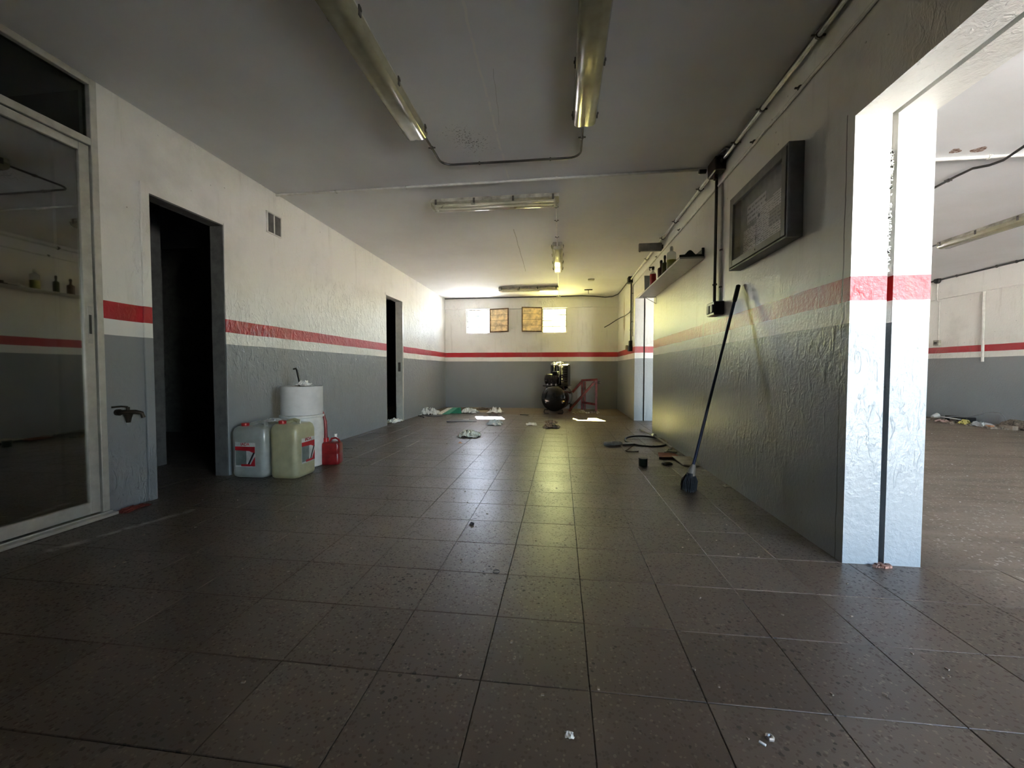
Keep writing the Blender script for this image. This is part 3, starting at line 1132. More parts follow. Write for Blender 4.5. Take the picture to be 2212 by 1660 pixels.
path = [(XL + 0.01, 9.915, H - 0.012), (-0.12, 9.915, H - 0.012), (0.5, 9.905, H - 0.010), (0.8, 9.88, H - 0.035), (1.05, 9.87, H - 0.062), (1.22, 9.86, H - 0.055), (1.335, 9.70, H - 0.03), (1.345, 9.4, H - 0.028), (1.35, 8.12, H - 0.028)]
pipe('cable', 'dark sagging cable along the top of the back wall into the corner', 'cable', path, 0.011, M_CONDD)

# a small plate and a bent hook on the far ceiling
mb = MB()
mb.box((0.53, 8.15, H - 0.022), (0.66, 8.25, H), 0.006)
single('ceiling_plate', mb, M_HOUS, 'small round edged plate fixed to the far ceiling', 'plate')
t = thing('ceiling_hook', 'small metal bracket hanging from the far ceiling near the back wall', 'hook', (0.60, 9.2, H - 0.1))
mb = MB()
mb.box((0.52, 9.19, H - 0.02), (0.70, 9.215, H - 0.0), 0.002)
part('bar', mb, M_DARKH, t)
mb = MB()
mb.tube([(0.61, 9.2, H - 0.02), (0.61, 9.2, H - 0.10)], 0.006)
part('stem', mb, M_DARKH, t)

# ------------------------------------------------------------------ pipes and boxes on the right wall
zp = 2.735
pipe('conduit', 'upper bare conduit in the corner of right wall and ceiling, nearer run', 'conduit', [(1.352, -2.4, zp), (1.352, 3.62, zp)], 0.013, M_STEEL,
     [((1.352, y, zp), (0, 1, 0)) for y in (0.6, 1.5, 2.35, 2.95, 3.35)])
pipe('conduit', 'second dark conduit just above the nearer corner run', 'conduit', [(1.362, -2.4, zp + 0.034), (1.362, 3.62, zp + 0.034)], 0.010, M_CONDD)
pipe('conduit', 'upper bare conduit in the corner between the two junction boxes', 'conduit', [(1.352, 3.80, zp), (1.352, 8.0, zp)], 0.015, M_PIPEW,
     [((1.352, y, zp), (0, 1, 0)) for y in (4.15, 5.0, 5.6, 6.6)])
pipe('conduit', 'lower thin conduit running the length of the right wall', 'conduit', [(1.374, -2.4, 2.60), (1.374, 3.75, 2.585), (1.374, 7.90, 2.60), (1.374, 7.96, 2.56), (1.374, 7.96, 1.62)], 0.010, M_PIPEW,
     [((1.374, y, 2.598), (0, 1, 0)) for y in (1.4, 2.55, 3.1, 4.9, 6.0)] + [((1.374, 7.96, z), (0, 0, 1)) for z in (2.45, 1.9)])
t = thing('junction_box', 'black junction box high on right wall above the socket', 'junction box', (1.335, 3.71, 2.63))
mb = MB()
mb.box((1.295, 3.62, 2.66), (1.384, 3.80, 2.785), 0.008)
part('box_body', mb, M_BLACK, t)
for p, d in (((1.352, 3.60, zp), (0, 1, 0)), ((1.352, 3.82, zp), (0, 1, 0)), ((1.335, 3.71, 2.65), (0, 0, 1)), ((1.27, 3.855, zp + .03), (1, 0, 0))):
    mb = MB()
    p, d = Vector(p), Vector(d)
    mb.tube([p - d * 0.03, p + d * 0.03], 0.02, 10)
    part('gland', mb, M_BLACK, t)
mb = MB()
mb.tube([(1.31, 3.66, 2.775), (1.335, 3.50, 2.78), (1.35, 3.44, 2.74)], 0.009)
part('cable_stub', mb, M_BLACK, t)
pipe('conduit', 'black vertical conduit dropping to the wall socket beside the notice case', 'conduit', [(1.362, 3.765, 2.66), (1.362, 3.765, 1.545)], 0.013, M_CONDD,
     [((1.362, 3.765, 1.72), (0, 0, 1))])
pipe('conduit', 'thin pale vertical conduit right beside the black one', 'conduit', [(1.376, 3.675, 2.57), (1.376, 3.675, 1.55)], 0.008, M_PIPEW,
     [((1.376, 3.675, 2.0), (0, 0, 1)), ((1.376, 3.675, 1.68), (0, 0, 1))])
t = thing('wall_socket', 'black double socket box on the right wall left of the broom', 'socket', (1.345, 3.70, 1.43))
mb = MB()
mb.box((1.300, 3.60, 1.432), (1.384, 3.775, 1.548), 0.006)
sb = part('box_body', mb, M_BLACK, t)
for q in (3.645, 3.725):
    mb = MB()
    mb.box((1.290, q - 0.028, 1.452), (1.301, q + 0.028, 1.522), 0.003)
    part('socket_flap', mb, M_CASE, sb)

t = thing('junction_box', 'dark junction box in the ceiling corner above the far pipes', 'junction box', (1.34, 8.08, 2.66))
mb = MB()
mb.box((1.295, 8.0, 2.665), (1.384, 8.14, 2.79), 0.008)
part('box_body', mb, M_BLACK, t)
pipe('conduit', 'black vertical conduit on the far right wall down to the switches', 'conduit', [(1.36, 8.05, 2.67), (1.36, 8.05, 1.52)], 0.015, M_CONDD,
     [((1.36, 8.05, 1.75), (0, 0, 1)), ((1.36, 8.05, 2.1), (0, 0, 1))])
t = thing('switch_box', 'dark switch and plug boxes below the far vertical conduit', 'switch', (1.35, 8.05, 1.36))
mb = MB()
mb.box((1.325, 8.0, 1.43), (1.384, 8.10, 1.54), 0.006)
part('box_body', mb, M_BLACK, t)
mb = MB()
mb.box((1.305, 7.98, 1.335), (1.384, 8.09, 1.43), 0.006)
part('lower_box', mb, M_BLACK, t)
mb = MB()
mb.box((1.33, 8.42, 1.385), (1.384, 8.54, 1.475), 0.004)
mb.tube([(1.355, 8.42, 1.41), (1.345, 8.25, 1.455), (1.35, 8.1, 1.44)], 0.009)
part('plug', mb, M_HOUS, t)
pipe('cable', 'dark stiff cable sticking out from the far right wall into the room', 'cable',
     [(1.372, 8.12, 2.62), (1.372, 8.13, 2.16), (1.36, 8.2, 2.115), (1.34, 8.6, 2.11), (1.30, 9.0, 2.12), (1.22, 9.15, 2.08), (1.08, 9.2, 1.99), (0.97, 9.2, 1.93)], 0.010, M_CONDD)

# grey fitting on brackets near the ceiling
t = thing('emergency_light', 'flat grey box sticking out of the right wall under the ceiling', 'emergency light', (1.22, 5.72, 2.60))
mb = MB()
mb.box((1.062, 5.70, 2.600), (1.368, 5.745, 2.708), 0.003)
part('box_body', mb, plain('mid_grey_plastic', (0.22, 0.22, 0.225), 0.5), t)
mb = MB()
mb.box((1.366, 5.70, 2.63), (1.384, 5.745, 2.68))
part('bracket', mb, M_DARKH, t)
mb = MB()
mb.box((1.066, 5.696, 2.585), (1.078, 5.70, 2.60))
part('latch', mb, M_DARKH, t)

# ------------------------------------------------------------------ notice case
t = thing('notice_case', 'grey framed glazed notice case with papers on the right wall', 'notice case', (XR, 2.93, 1.73))
ya, yb, za, zb, xf = 2.505, 3.305, 1.728, 2.275, XR - 0.088
mb = MB()
w = 0.045
mb.box((xf, ya, za), (XR - 0.001, ya + 0.012, zb), 0.002)
mb.box((xf, yb - 0.012, za), (XR - 0.001, yb, zb), 0.002)
mb.box((xf, ya + .012, za), (XR - 0.001, yb - .012, za + 0.012), 0.002)
mb.box((xf, ya + .012, zb - 0.012), (XR - 0.001, yb - .012, zb), 0.002)
part('case_body', mb, M_CASE, t)
mb = MB()
g = 0.018
mb.box((xf - 0.004, ya + g, za + g), (xf + 0.014, ya + g + w, zb - g), 0.002)
mb.box((xf - 0.004, yb - g - w, za + g), (xf + 0.014, yb - g, zb - g), 0.002)
mb.box((xf - 0.004, ya + g + w, za + g), (xf + 0.014, yb - g - w, za + g + w), 0.002)
mb.box((xf - 0.004, ya + g + w, zb - g - w), (xf + 0.014, yb - g - w, zb - g), 0.002)
dfr = part('door_frame', mb, M_CASE, t)
mb = MB()
mb.box((xf + 0.004, ya + g + w - .004, za + g + w - .004), (xf + 0.007, yb - g - w + .004, zb - g - w + .004))
part('pane', mb, M_CASEGL, dfr)
mb = MB()
mb.box((XR - 0.012, ya + .012, za + .012), (XR - 0.002, yb - .012, zb - .012))
part('backing_board', mb, M_BOARD, t)
mb = MB()
mb.tube([(xf - 0.006, 2.88, za + g + w * .5), (xf - 0.003, 2.88, za + g + w * .5)], 0.006, 10)
part('lock', mb, M_BLACK, dfr)
PW = (0.80, 0.80, 0.82)
for k_, (y0, y1, z0, z1, rows, tilt) in enumerate([(2.58, 2.80, 1.80, 2.105, 62, 0), (2.80, 3.02, 1.80, 2.085, 70, 0), (3.035, 3.22, 1.80, 2.0, 75, R(1.5)), (2.90, 3.17, 2.03, 2.165, 30, R(-1)), (2.70, 2.84, 1.90, 2.0, 44, 0)]):
    cy, cz = (y0 + y1) / 2, (z0 + z1) / 2
    xx = XR - 0.016 - 0.0015 * (4 - k_) if k_ < 4 else XR - 0.024
    m_ = MB()
    m_.box((-0.0005, -(y1 - y0) / 2, -(z1 - z0) / 2), (0.0005, (y1 - y0) / 2, (z1 - z0) / 2))
    o = part('paper_sheet', m_, paper_mat('printed_sheet_%d' % k_, PW if k_ < 4 else (0.42, 0.42, 0.44), rows, k_ * 13.7), t, local=True)
    o.location = (xx - XR, cy - 2.93, cz - 1.73)
    o.rotation_euler = (tilt, 0, 0)
mb = MB()
mb.lathe([(0.014, -0.0005), (0.014, 0.0005)], (XR - 0.0235, 2.985, 2.035), 20, 'x')
mb.v = [Vector((v.x, v.y, v.z)) for v in mb.v]
part('printed_emblem', mb, M_SLATE, t)

# ------------------------------------------------------------------ shelf and what stands on it
SZ = 2.062
t = thing('wall_shelf', 'long pale shelf board on the far part of the right wall', 'shelf', (XR, 5.13, 2.044))
mb = MB()
mb.box((1.147, 4.085, 2.044), (XR - 0.001, 6.18, SZ), 0.003)
part('board', mb, M_SHELF, t)
for yy in (6.06,):
    mb = MB()
    mb.tube([(1.20, yy, 2.04), (1.20, yy, 2.028), (1.378, yy, 2.028), (1.378, yy, 1.93)], 0.005, 6)
    mb.tube([(1.22, yy, 2.03), (1.378, yy, 1.935)], 0.005, 6)
    part('wire_bracket', mb, M_STEEL, t)
t = thing('tray', 'dark green tray end with raised hump standing on the near shelf end', 'tray', (1.26, 4.10, SZ))
mb = MB()
pts = [(1.147, 0.0)]
pts = [(1.147, SZ + 0.0), (1.147, SZ + 0.022), (1.19, SZ + 0.024)]
for i in range(9):
    a = i / 8
    pts.append((1.195 + a * 0.10, SZ + 0.024 + 0.042 * math.sin(a * PI) ** 1.3))
pts += [(1.355, SZ + 0.024), (1.355, SZ + 0.085), (1.378, SZ + 0.085), (1.378, SZ)]
mb.prism([(a, b) for a, b in pts], 4.088, 4.10, 'y')
part('end_panel', mb, M_DKGRN, t)
mb = MB()
mb.box((1.36, 4.10, SZ + 0.001), (1.378, 4.42, SZ + 0.075), 0.002)
part('side_panel', mb, M_DKGRN, t)
mb = MB()
mb.box((1.15, 4.10, SZ + 0.001), (1.36, 4.42, SZ + 0.006))
part('tray_base', mb, M_DKGRN, t)


def bottle(name, label, x, y, r, h, neck, mat_, cap, fill=None, trigger=False, body=0.72):
    b = thing(name, label, 'bottle', (x, y, SZ + 0.001), 0, 'bottles on the wall shelf')
    m_ = MB()
    hb = h * body
    m_.lathe([(r * .92, 0), (r, 0.006), (r, hb * .86), (r * .9, hb * .93), (neck * 1.3, hb), (neck, hb + 0.012), (neck, h * .86)], (0, 0, 0), 20)
    part('body', m_, mat_, b, local=True)
    if fill:
        m_ = MB()
        m_.lathe([(r * .94, 0.004), (r * 1.012, 0.010), (r * 1.012, hb * fill[1] * .98), (r * .9, hb * fill[1])], (0, 0, 0), 20)
        part('liquid', m_, fill[0], b, local=True)
    m_ = MB()
    m_.lathe([(neck * 1.25, h * .84), (neck * 1.25, h * .93), (neck * .9, h)], (0, 0, 0), 14)
    cp = part('cap', m_, cap, b, local=True)
    if trigger:
        m_ = MB()
        m_.box((-0.052, -0.010, h * .93), (0.018, 0.010, h * .99), 0.004)
        m_.tube([(-0.038, 0, h * .93), (-0.045, 0, h * .85), (-0.036, 0, h * .80)], 0.005, 6)
        part('trigger', m_, cap, cp, local=True)
    return b


bottle('spray_bottle', 'spray bottle of red liquid with a black trigger at the far end of the shelf', 1.20, 5.46, 0.040, 0.26, 0.014, M_BOTL, M_BLACK, (M_LIQR, 0.86), True)
bottle('glass_bottle', 'brown tapered bottle with black cap between red and olive bottles', 1.20, 5.03, 0.042, 0.225, 0.014, M_BRNB, M_BLACK, body=0.62)
bottle('glass_bottle', 'narrow olive bottle half hidden behind the big clear bottle', 1.20, 4.86, 0.034, 0.235, 0.012, M_OLB, M_BLACK, body=0.66)
bottle('plastic_bottle', 'large clear bottle holding a little yellow liquid on the shelf', 1.215, 4.64, 0.050, 0.27, 0.016, M_BOTL, M_WHPL, (M_LIQY, 0.55), body=0.80)
bottle('dark_bottle', 'thin black bottle just left of the red spray bottle', 1.20, 5.58, 0.018, 0.18, 0.008, M_BLACK, M_BLACK)
mb = MB()
mb.box((1.15, 5.76, SZ + 0.001), (1.30, 5.768, SZ + 0.215), 0.001, rot=(R(-4), 0, R(8)))
single('leaning_panel', mb, M_MIRROR, 'thin silvery panel standing upright at the far end of the shelf', 'panel')
mb = MB()
mb.M = Matrix.Translation((1.23, 4.47, SZ))
mb.crumple(0.13, 0.12, 0.05, 4, 10)
single('crumpled_cloth', mb, M_BAG, 'small crumpled white cloth beside the big clear bottle', 'cloth')
mb = MB()
mb.box((1.17, 4.20, SZ + 0.001), (1.20, 4.34, SZ + 0.016), 0.003, rot=(0, 0, R(12)))
single('small_tool', mb, M_BLACK, 'small black tool lying on the shelf near the green tray', 'tool')

# ------------------------------------------------------------------ broom against the right wall
top, bot = Vector((1.362, 3.285, 1.612)), Vector((1.035, 3.255, 0.175))
t = thing('broom', 'blue handled broom leaning against the right wall with black bristles down', 'broom', (1.02, 3.25, 0))
d = (bot - top)
mb = MB()
mb.tube([top + d * 0.085, bot], 0.0115, 12)
part('handle', mb, M_BLUE, t)
mb = MB()
mb.tube([top + d * -0.004, top, top + d * 0.08, top + d * 0.09], [0.008, 0.0165, 0.0165, 0.012], 12)
part('grip', mb, M_BLACK, t)
mb = MB()
c0, c1 = bot + d * -0.025, bot + d * 0.035
mb.tube([c0, bot, c1], [0.016, 0.026, 0.034], 12)
part('socket', mb, M_FERR, t)
rb = random.Random(5)
mb = MB()
for i in range(260):
    a, q = rb.uniform(0, 2 * PI), math.sqrt(rb.random())
    u = Vector((math.cos(a) * q, math.sin(a) * q * .8, 0))
    s0 = c1 + Vector((u.x * 0.026, u.y * 0.026, 0.018))
    fe = Vector((1.008 + u.x * 0.058, 3.255 + u.y * 0.09, 0.001 + rb.random() ** 2 * 0.05))
    mid = (s0 + fe) / 2 + Vector((u.x * 0.016, u.y * 0.02, 0))
    mb.tube([s0, mid, fe], [0.0024, 0.0022, 0.0016], 3, False)
part('bristles', mb, M_BRIST, t, kind='stuff', smooth=0)
mb = MB()
mb.lathe([(0.026, 0.0), (0.034, -0.05), (0.038, -0.085)][::-1], (0, 0, 0), 14, sy=1.25)
mb.v = [v + c1 + Vector((-0.004, 0, 0.02)) for v in mb.v]
part('bristle_core', mb, M_BRIST, t)

# ------------------------------------------------------------------ vent and tap on the left wall
t = thing('wall_vent', 'small two panel louvred vent high on the left wall', 'vent', (XL, 3.825, 2.36))
ya, yb, za, zb = 3.72, 3.93, 2.352, 2.568
mb = MB()
for a, b in ((ya, ya + .018), ((ya + yb) / 2 - .008, (ya + yb) / 2 + .008), (yb - .010, yb)):
    mb.box((XL, a, za), (XL + 0.014, b, zb), 0.001)
mb.box((XL, ya, za), (XL + 0.013, yb, za + .012))
mb.box((XL, ya, zb - .012), (XL + 0.013, yb, zb))
part('vent_frame', mb, M_PIPEW, t)
mb = MB()
mb.box((XL + .0005, ya + .015, za + .01), (XL + 0.002, yb - .01, zb - .01))
part('mesh_backing', mb, M_BLACK, t)
for sgn in range(2):
    a = ya + .02 + sgn * .102
    for i in range(8):
        mb = MB()
        yy = a + i * 0.0105
        mb.box((XL + 0.002, yy, za + .014), (XL + 0.010, yy + 0.003, zb - .014))
        part('louvre', mb, plain('vent_slat_grey', (0.16, 0.15, 0.145), 0.5), t)

t = thing('water_tap', 'dark corroded water tap on the grey wall beside the glass door', 'tap', (XL, 2.34, 0.6))
mb = MB()
mb.tube([(XL, 2.315, 0.665), (XL + 0.02, 2.315, 0.665)], 0.022, 12)
mb.tube([(XL, 2.315, 0.665), (XL + 0.05, 2.33, 0.665), (XL + 0.095, 2.355, 0.665), (XL + 0.12, 2.375, 0.655), (XL + 0.125, 2.38, 0.625)], [0.014, 0.017, 0.015, 0.013, 0.013], 12)
part('spout', mb, M_BRASS, t)
mb = MB()
mb.tube([(XL + 0.06, 2.335, 0.67), (XL + 0.06, 2.335, 0.700)], 0.010, 10)
mb.tube([(XL + 0.06, 2.335, 0.700), (XL + 0.04, 2.31, 0.706), (XL + 0.015, 2.27, 0.703)], 0.006, 8)
part('lever', mb, M_BRASS, t)
mb = MB()
mb.tube([(XL + 0.06, 2.335, 0.655), (XL + 0.06, 2.335, 0.625), (XL + 0.06, 2.335, 0.595)], [0.028, 0.018, 0.012], 10)
part('valve_body', mb, M_BRASS, t)
mb = MB()
mb.M = Matrix.Translation((-2.90, 2.335, 0))
mb.crumple(0.10, 0.17, 0.02, 6, 10)
single('red_rag', mb, plain('dark_red_cloth', (0.16, 0.03, 0.02), 0.9), 'flat dark red rag on the floor below the tap', 'rag')


# ------------------------------------------------------------------ canisters, drum, paper roll, fuel can
def canister(cx, cy, w, dd, h, mat_, label, capx, capmat):
    t_ = thing('canister', label, 'canister', (cx, cy, 0), 0, 'translucent canisters by the left doorway')
    m_ = MB()
    r = 0.05
    m_.rloft(w, dd, r, [(0.001, 0.86), (0.012, 0.95), (0.035, 1.0), (0.06, 0.985), (h * .30, 1.0), (h * .5, 0.99), (h * .72, 1.0), (h * .86, 0.995), (h * .93, 0.93), (h * .965, 0.80), (h * .97, 0.62)], 6)
    part('body', m_, mat_, t_, local=True)
    m_ = MB()
    m_.tube([(w * .30, -dd * .12, h * .95), (w * .22, 0, h * 1.0), (0.0, 0.02, h * 1.02), (-w * .18, 0, h * .99), (-w * .25, 0, h * .95)], 0.018, 10)
    part('handle', m_, mat_, t_, local=True)
    m_ = MB()
    m_.lathe([(0.030, h * .955), (0.030, h * .975), (0.032, h * .977), (0.032, h * 1.02), (0.026, h * 1.028)], (capx, -dd * .22, 0), 18)
    part('cap', m_, capmat, t_, local=True)
    return t_


def label_on(parent, M, w, h):
    """printed label built in its own plane (x right, y up), then placed by M (world)"""
    def flat(pts, z, mat_, nm, lab=None):
        m_ = MB()
        m_.prism(pts, z, z + 0.0006, 'z')
        m_.v = [M @ v for v in m_.v]
        part(nm, m_, mat_, parent, lab, smooth=0)
    flat([(-w / 2, -h / 2), (w / 2, -h / 2), (w / 2, h / 2), (-w / 2, h / 2)], 0, M_INKW, 'label_sheet')
    flat([(-w * .47, -h * .44), (w * .06, -h * .44), (w * .06, h * .22), (-w * .47, h * .22)], 0.0008, M_INKG, 'label_picture')
    flat([(-w * .49, h * .18), (w * .2, h * .16), (w * .49, h * .06), (w * .49, h * .34), (-w * .49, h * .34)], 0.0016, M_INKR, 'label_band')
    flat([(w * .40, h * .10), (w * .49, h * .10), (w * .17, -h * .46), (w * .08, -h * .46)], 0.0018, M_INKK, 'label_stroke')
    flat([(w * .49, -h * .06), (w * .49, -h * .46), (w * .22, -h * .46)], 0.0018, M_INKR, 'label_corner')
    flat([(-w * .20, -h * .47), (w * .25, -h * .47), (w * .25, -h * .38), (-w * .20, -h * .38)], 0.0022, M_INKR, 'label_footer')
    T = parent.matrix_basis.inverted()
    text_mesh('IADA', h * .17, M_INKR, 'label_text', parent, T @ M @ Matrix.Translation((0, h * .38, 0.0012)), 0.0006)


ca = canister(-2.735, 3.285, 0.335, 0.27, 0.465, M_CANW, 'milky white canister with red and black label beside the doorway', -0.08, M_CAPR)
cb = canister(-2.405, 3.300, 0.265, 0.29, 0.49, M_CANY, 'yellowish canister with red screw cap, nearer the red fuel can', -0.055, M_CAPR)
bpy.context.view_layer.update()
label_on(ca, Matrix.Translation((-2.755, 3.1485, 0.205)) @ Matrix.Rotation(PI / 2, 4, 'X'), 0.195, 0.215)
label_on(cb, Matrix.Translation((-2.2713, 3.315, 0.232)) @ Matrix.Rotation(PI / 2, 4, 'Z') @ Matrix.Rotation(PI / 2, 4, 'X'), 0.185, 0.225)

t = thing('drum', 'white plastic drum standing behind the canisters under the paper roll', 'drum', (-2.565, 3.66, 0))
mb = MB()
mb.lathe([(0.185, 0.001), (0.195, 0.01), (0.197, 0.30), (0.197, 0.44), (0.190, 0.475), (0.188, 0.487)], (0, 0, 0), 36)
part('body', mb, M_WHPL, t, local=True)
mb = MB()
mb.lathe([(0.200, 0.488), (0.203, 0.492), (0.203, 0.508), (0.198, 0.512)], (0, 0, 0), 36)
part('lid', mb, M_WHPL, t, local=True)
mb = MB()
for i in range(4):
    a0 = R(-34)
    z0 = 0.30 + i * 0.028
    mb.box((0.1975 * math.cos(a0) - .001, 0.1975 * math.sin(a0) - 0.022, z0), (0.1985 * math.cos(a0) + .002, 0.1985 * math.sin(a0) + 0.022, z0 + (0.010 if i % 2 else 0.006)), rot=(0, 0, a0))
part('label_print', mb, M_INKK, t, local=True)
t = thing('paper_roll', 'big white paper roll standing upright on top of the drum', 'paper roll', (-2.565, 3.66, 0.514))
mb = MB()
mb.lathe([(0.188, 0.0), (0.190, 0.004), (0.190, 0.276), (0.187, 0.279), (0.04, 0.279), (0.038, 0.262)], (0, 0, 0), 40)
part('wound_paper', mb, M_PAPER, t, local=True)
mb = MB()
mb.lathe([(0.036, 0.262), (0.036, 0.283), (0.030, 0.283)], (0, 0, 0), 20)
part('core', mb, M_TAN, t, local=True)
t = thing('brush_handle', 'black flat stick standing up out of the paper roll', 'stick', (-2.57, 3.63, 0.795))
mb = MB()
mb.tube([(0.012, 0, 0.0), (-0.022, 0, 0.155), (-0.032, 0, 0.172), (-0.062, 0.0, 0.166)], [0.011, 0.011, 0.010, 0.008], 4)
part('shaft', mb, M_BLACK, t, local=True)
mb = MB()
mb.M = Matrix.Translation((-2.51, 3.61, 0.793))
mb.crumple(0.15, 0.12, 0.06, 11, 12)
single('crumpled_tissue', mb, M_BAG, 'crumpled white tissue on top of the paper roll', 'tissue')
mb = MB()
mb.M = Matrix.Translation((-2.66, 3.395, 0.472)) @ Matrix.Rotation(0.1, 4, 'Z')
mb.v = []
mb.crumple(0.20, 0.14, 0.03, 12, 10)
single('plastic_film', mb, M_BAG, 'loose white film lying across the top of the milky canister', 'film')

t = thing('fuel_can', 'small red fuel can with a tall bent spout beside the yellowish canister', 'fuel can', (-2.315, 3.755, 0), R(12))
mb = MB()
mb.rloft(0.19, 0.14, 0.03, [(0.001, 0.88), (0.012, 0.97), (0.03, 1.0), (0.10, 1.0), (0.105, 0.97), (0.115, 0.97), (0.12, 1.0), (0.19, 1.0), (0.215, 0.92), (0.225, 0.72)], 5)
part('body', mb, M_REDPL, t, local=True)
mb = MB()
mb.tube([(-0.055, 0, 0.215), (-0.055, 0, 0.265)], 0.028, 14)
part('screw_cap', mb, M_CAPR, t, local=True)
mb = MB()
mb.tube([(-0.055, 0, 0.26), (-0.055, 0, 0.36), (-0.058, 0, 0.43), (-0.075, 0, 0.50), (-0.092, 0, 0.54), (-0.108, 0, 0.595)], [0.016, 0.014, 0.015, 0.013, 0.012, 0.010], 12)
part('spout', mb, M_REDPL, t, local=True)
mb = MB()
mb.tube([(-0.015, 0, 0.225), (0.0, 0, 0.255), (0.04, 0, 0.262), (0.07, 0, 0.245), (0.08, 0, 0.215)], 0.010, 8)
part('handle', mb, M_REDPL, t, local=True)
t = thing('small_bottle', 'small white plastic bottle behind the red fuel can', 'bottle', (-2.43, 4.02, 0))
mb = MB()
mb.lathe([(0.038, 0), (0.042, 0.006), (0.042, 0.17), (0.035, 0.20), (0.014, 0.225), (0.014, 0.24)], (0, 0, 0), 18)
part('body', mb, M_WHPL, t, local=True)
mb = MB()
mb.lathe([(0.018, 0.238), (0.018, 0.262)], (0, 0, 0), 14)
part('cap', mb, M_WHPL, t, local=True)
mb = MB()
mb.tube([(-2.64, 4.36, 0.004), (-2.58, 4.42, 0.012), (-2.53, 4.50, 0.005), (-2.50, 4.49, 0.004)], 0.003, 5)
single('wire_scrap', mb, M_DARKH, 'thin bent wire on the floor right of the red fuel can', 'wire')

# ------------------------------------------------------------------ compressor
ct = thing('air_compressor', 'black glossy air compressor with a horizontal tank near the back wall', 'compressor', (-0.155, 8.70, 0), -R(11))
# local frame: y runs along the tank away from the camera
TR, TZ = 0.285, 0.335


def cpart(name, mb_, m_, smooth=35, under=None):
    return part(name, mb_, m_, under or ct, local=True, smooth=smooth)


prof = []
for i in range(8):
    a = i / 7 * PI / 2
    prof.append((TR * math.sin(a) + 0.001, -0.10 * math.cos(a)))
mb = MB()
full = [(r, z + 0.10) for r, z in prof] + [(TR, 0.85)] + [(TR * math.cos(i / 6 * PI / 2) + .001, 0.85 + 0.10 * math.sin(i / 6 * PI / 2)) for i in range(1, 7)]
mb.lathe(full, (0, -0.05, TZ), 40, 'y')
tank = cpart('tank', mb, M_BLKGL)
mb = MB()
mb.lathe([(0.030, -0.014), (0.030, 0.02), (0.016, 0.021)][::1], (0, -0.055, TZ + 0.0), 14, 'y')
cpart('end_plug', mb, M_BLKGL, under=tank)
for q in (-0.17, 0.20):
    mb = MB()
    mb.lathe([(0.016, -0.02), (0.016, 0.02)], (q, -0.01, TZ - 0.08), 12, 'y')
    cpart('tank_fitting', mb, M_STEEL, under=tank)
for s in (-1, 1):
    mb = MB()
    mb.tube([(s * 0.13, 0.02, TZ - 0.25), (s * 0.20, 0.0, 0.09), (s * 0.215, -0.005, 0.04), (s * 0.20, -0.02, 0.012), (s * 0.10, -0.03, 0.012)], 0.011, 8)
    cpart('front_foot', mb, M_BLACK)
for s in (-1, 1):
    mb = MB()
    mb.tube([(s * 0.245 - 0.02, 0.80, 0.085), (s * 0.245 + 0.02, 0.80, 0.085)], 0.085, 20)
    cpart('wheel', mb, M_RUBBER)
mb = MB()
mb.box((-0.26, 0.06, TZ + 0.265), (0.27, 0.72, TZ + 0.285), 0.004)
cpart('mounting_plate', mb, M_BLKGL)
for q in (0.12, 0.62):
    mb = MB()
    mb.box((-0.20, q, TZ + 0.20), (0.20, q + 0.02, TZ + 0.268))
    cpart('support_bracket', mb, M_BLKGL)
mb = MB()      # electric motor across the tank
mb.lathe([(0.05, -0.19), (0.10, -0.185), (0.122, -0.16), (0.125, -0.12), (0.122, 0.08), (0.118, 0.12), (0.08, 0.13)], (-0.04, 0.17, 0.755), 26, 'x')
mot = cpart('motor', mb, M_BLKGL)
for i in range(7):
    mb = MB()
    mb.lathe([(0.130, -0.003), (0.130, 0.003)], (-0.12 + i * 0.028, 0.17, 0.755), 24, 'x')
    cpart('cooling_fin', mb, M_BLACK, under=mot)
mb = MB()
mb.box((-0.05, 0.08, 0.86), (0.07, 0.24, 0.925), 0.01)
tbox = cpart('terminal_box', mb, M_BLKGL)
mb = MB()
mb.box((-0.048, 0.082, 0.926), (0.068, 0.238, 0.934), 0.003)
cpart('terminal_lid', mb, M_STEEL, under=tbox)
for q in (-0.15, -0.06, 0.04):
    mb = MB()
    mb.lathe([(0.018, 0), (0.018, 0.035)], (q, 0.05, 0.625), 10)
    cpart('mounting_bolt', mb, M_STEEL)
mb = MB()      # pump block and two heads
mb.box((-0.14, 0.40, TZ + 0.285), (0.08, 0.60, 0.90), 0.02)
cpart('pump_block', mb, M_BLKGL)
for (qx, ztop) in ((-0.105, 1.115), (0.045, 1.13)):
    mb = MB()
    n_ = 9
    pr = []
    for i in range(n_):
        z0 = 0.86 + i * (ztop - 0.90) / n_
        pr += [(0.058, z0), (0.078, z0 + 0.004), (0.078, z0 + 0.014), (0.058, z0 + 0.018)]
    mb.lathe(pr, (qx, 0.47, 0), 22)
    cpart('cylinder', mb, M_BLKGL)
    mb = MB()
    mb.lathe([(0.082, ztop - 0.035), (0.082, ztop), (0.070, ztop + 0.012), (0.02, ztop + 0.014), (0.02, ztop + 0.03)], (qx, 0.47, 0), 22)
    cpart('cylinder_head', mb, plain('bright_alloy', (0.62, 0.62, 0.62), 0.22, 0.85))
mb = MB()
mb.tube([(-0.10, 0.42, 1.06), (-0.02, 0.38, 1.085), (0.05, 0.42, 1.06)], 0.014, 10)
cpart('air_pipe', mb, M_STEEL)
mb = MB()      # belt guard on the right
mb.M = Matrix.Translation((0.205, 0.30, 0.845))
mb.rloft(0.34, 0.50, 0.10, [(-0.065, 0.97), (-0.055, 1.0), (0.070, 1.0), (0.080, 0.97)], 6)
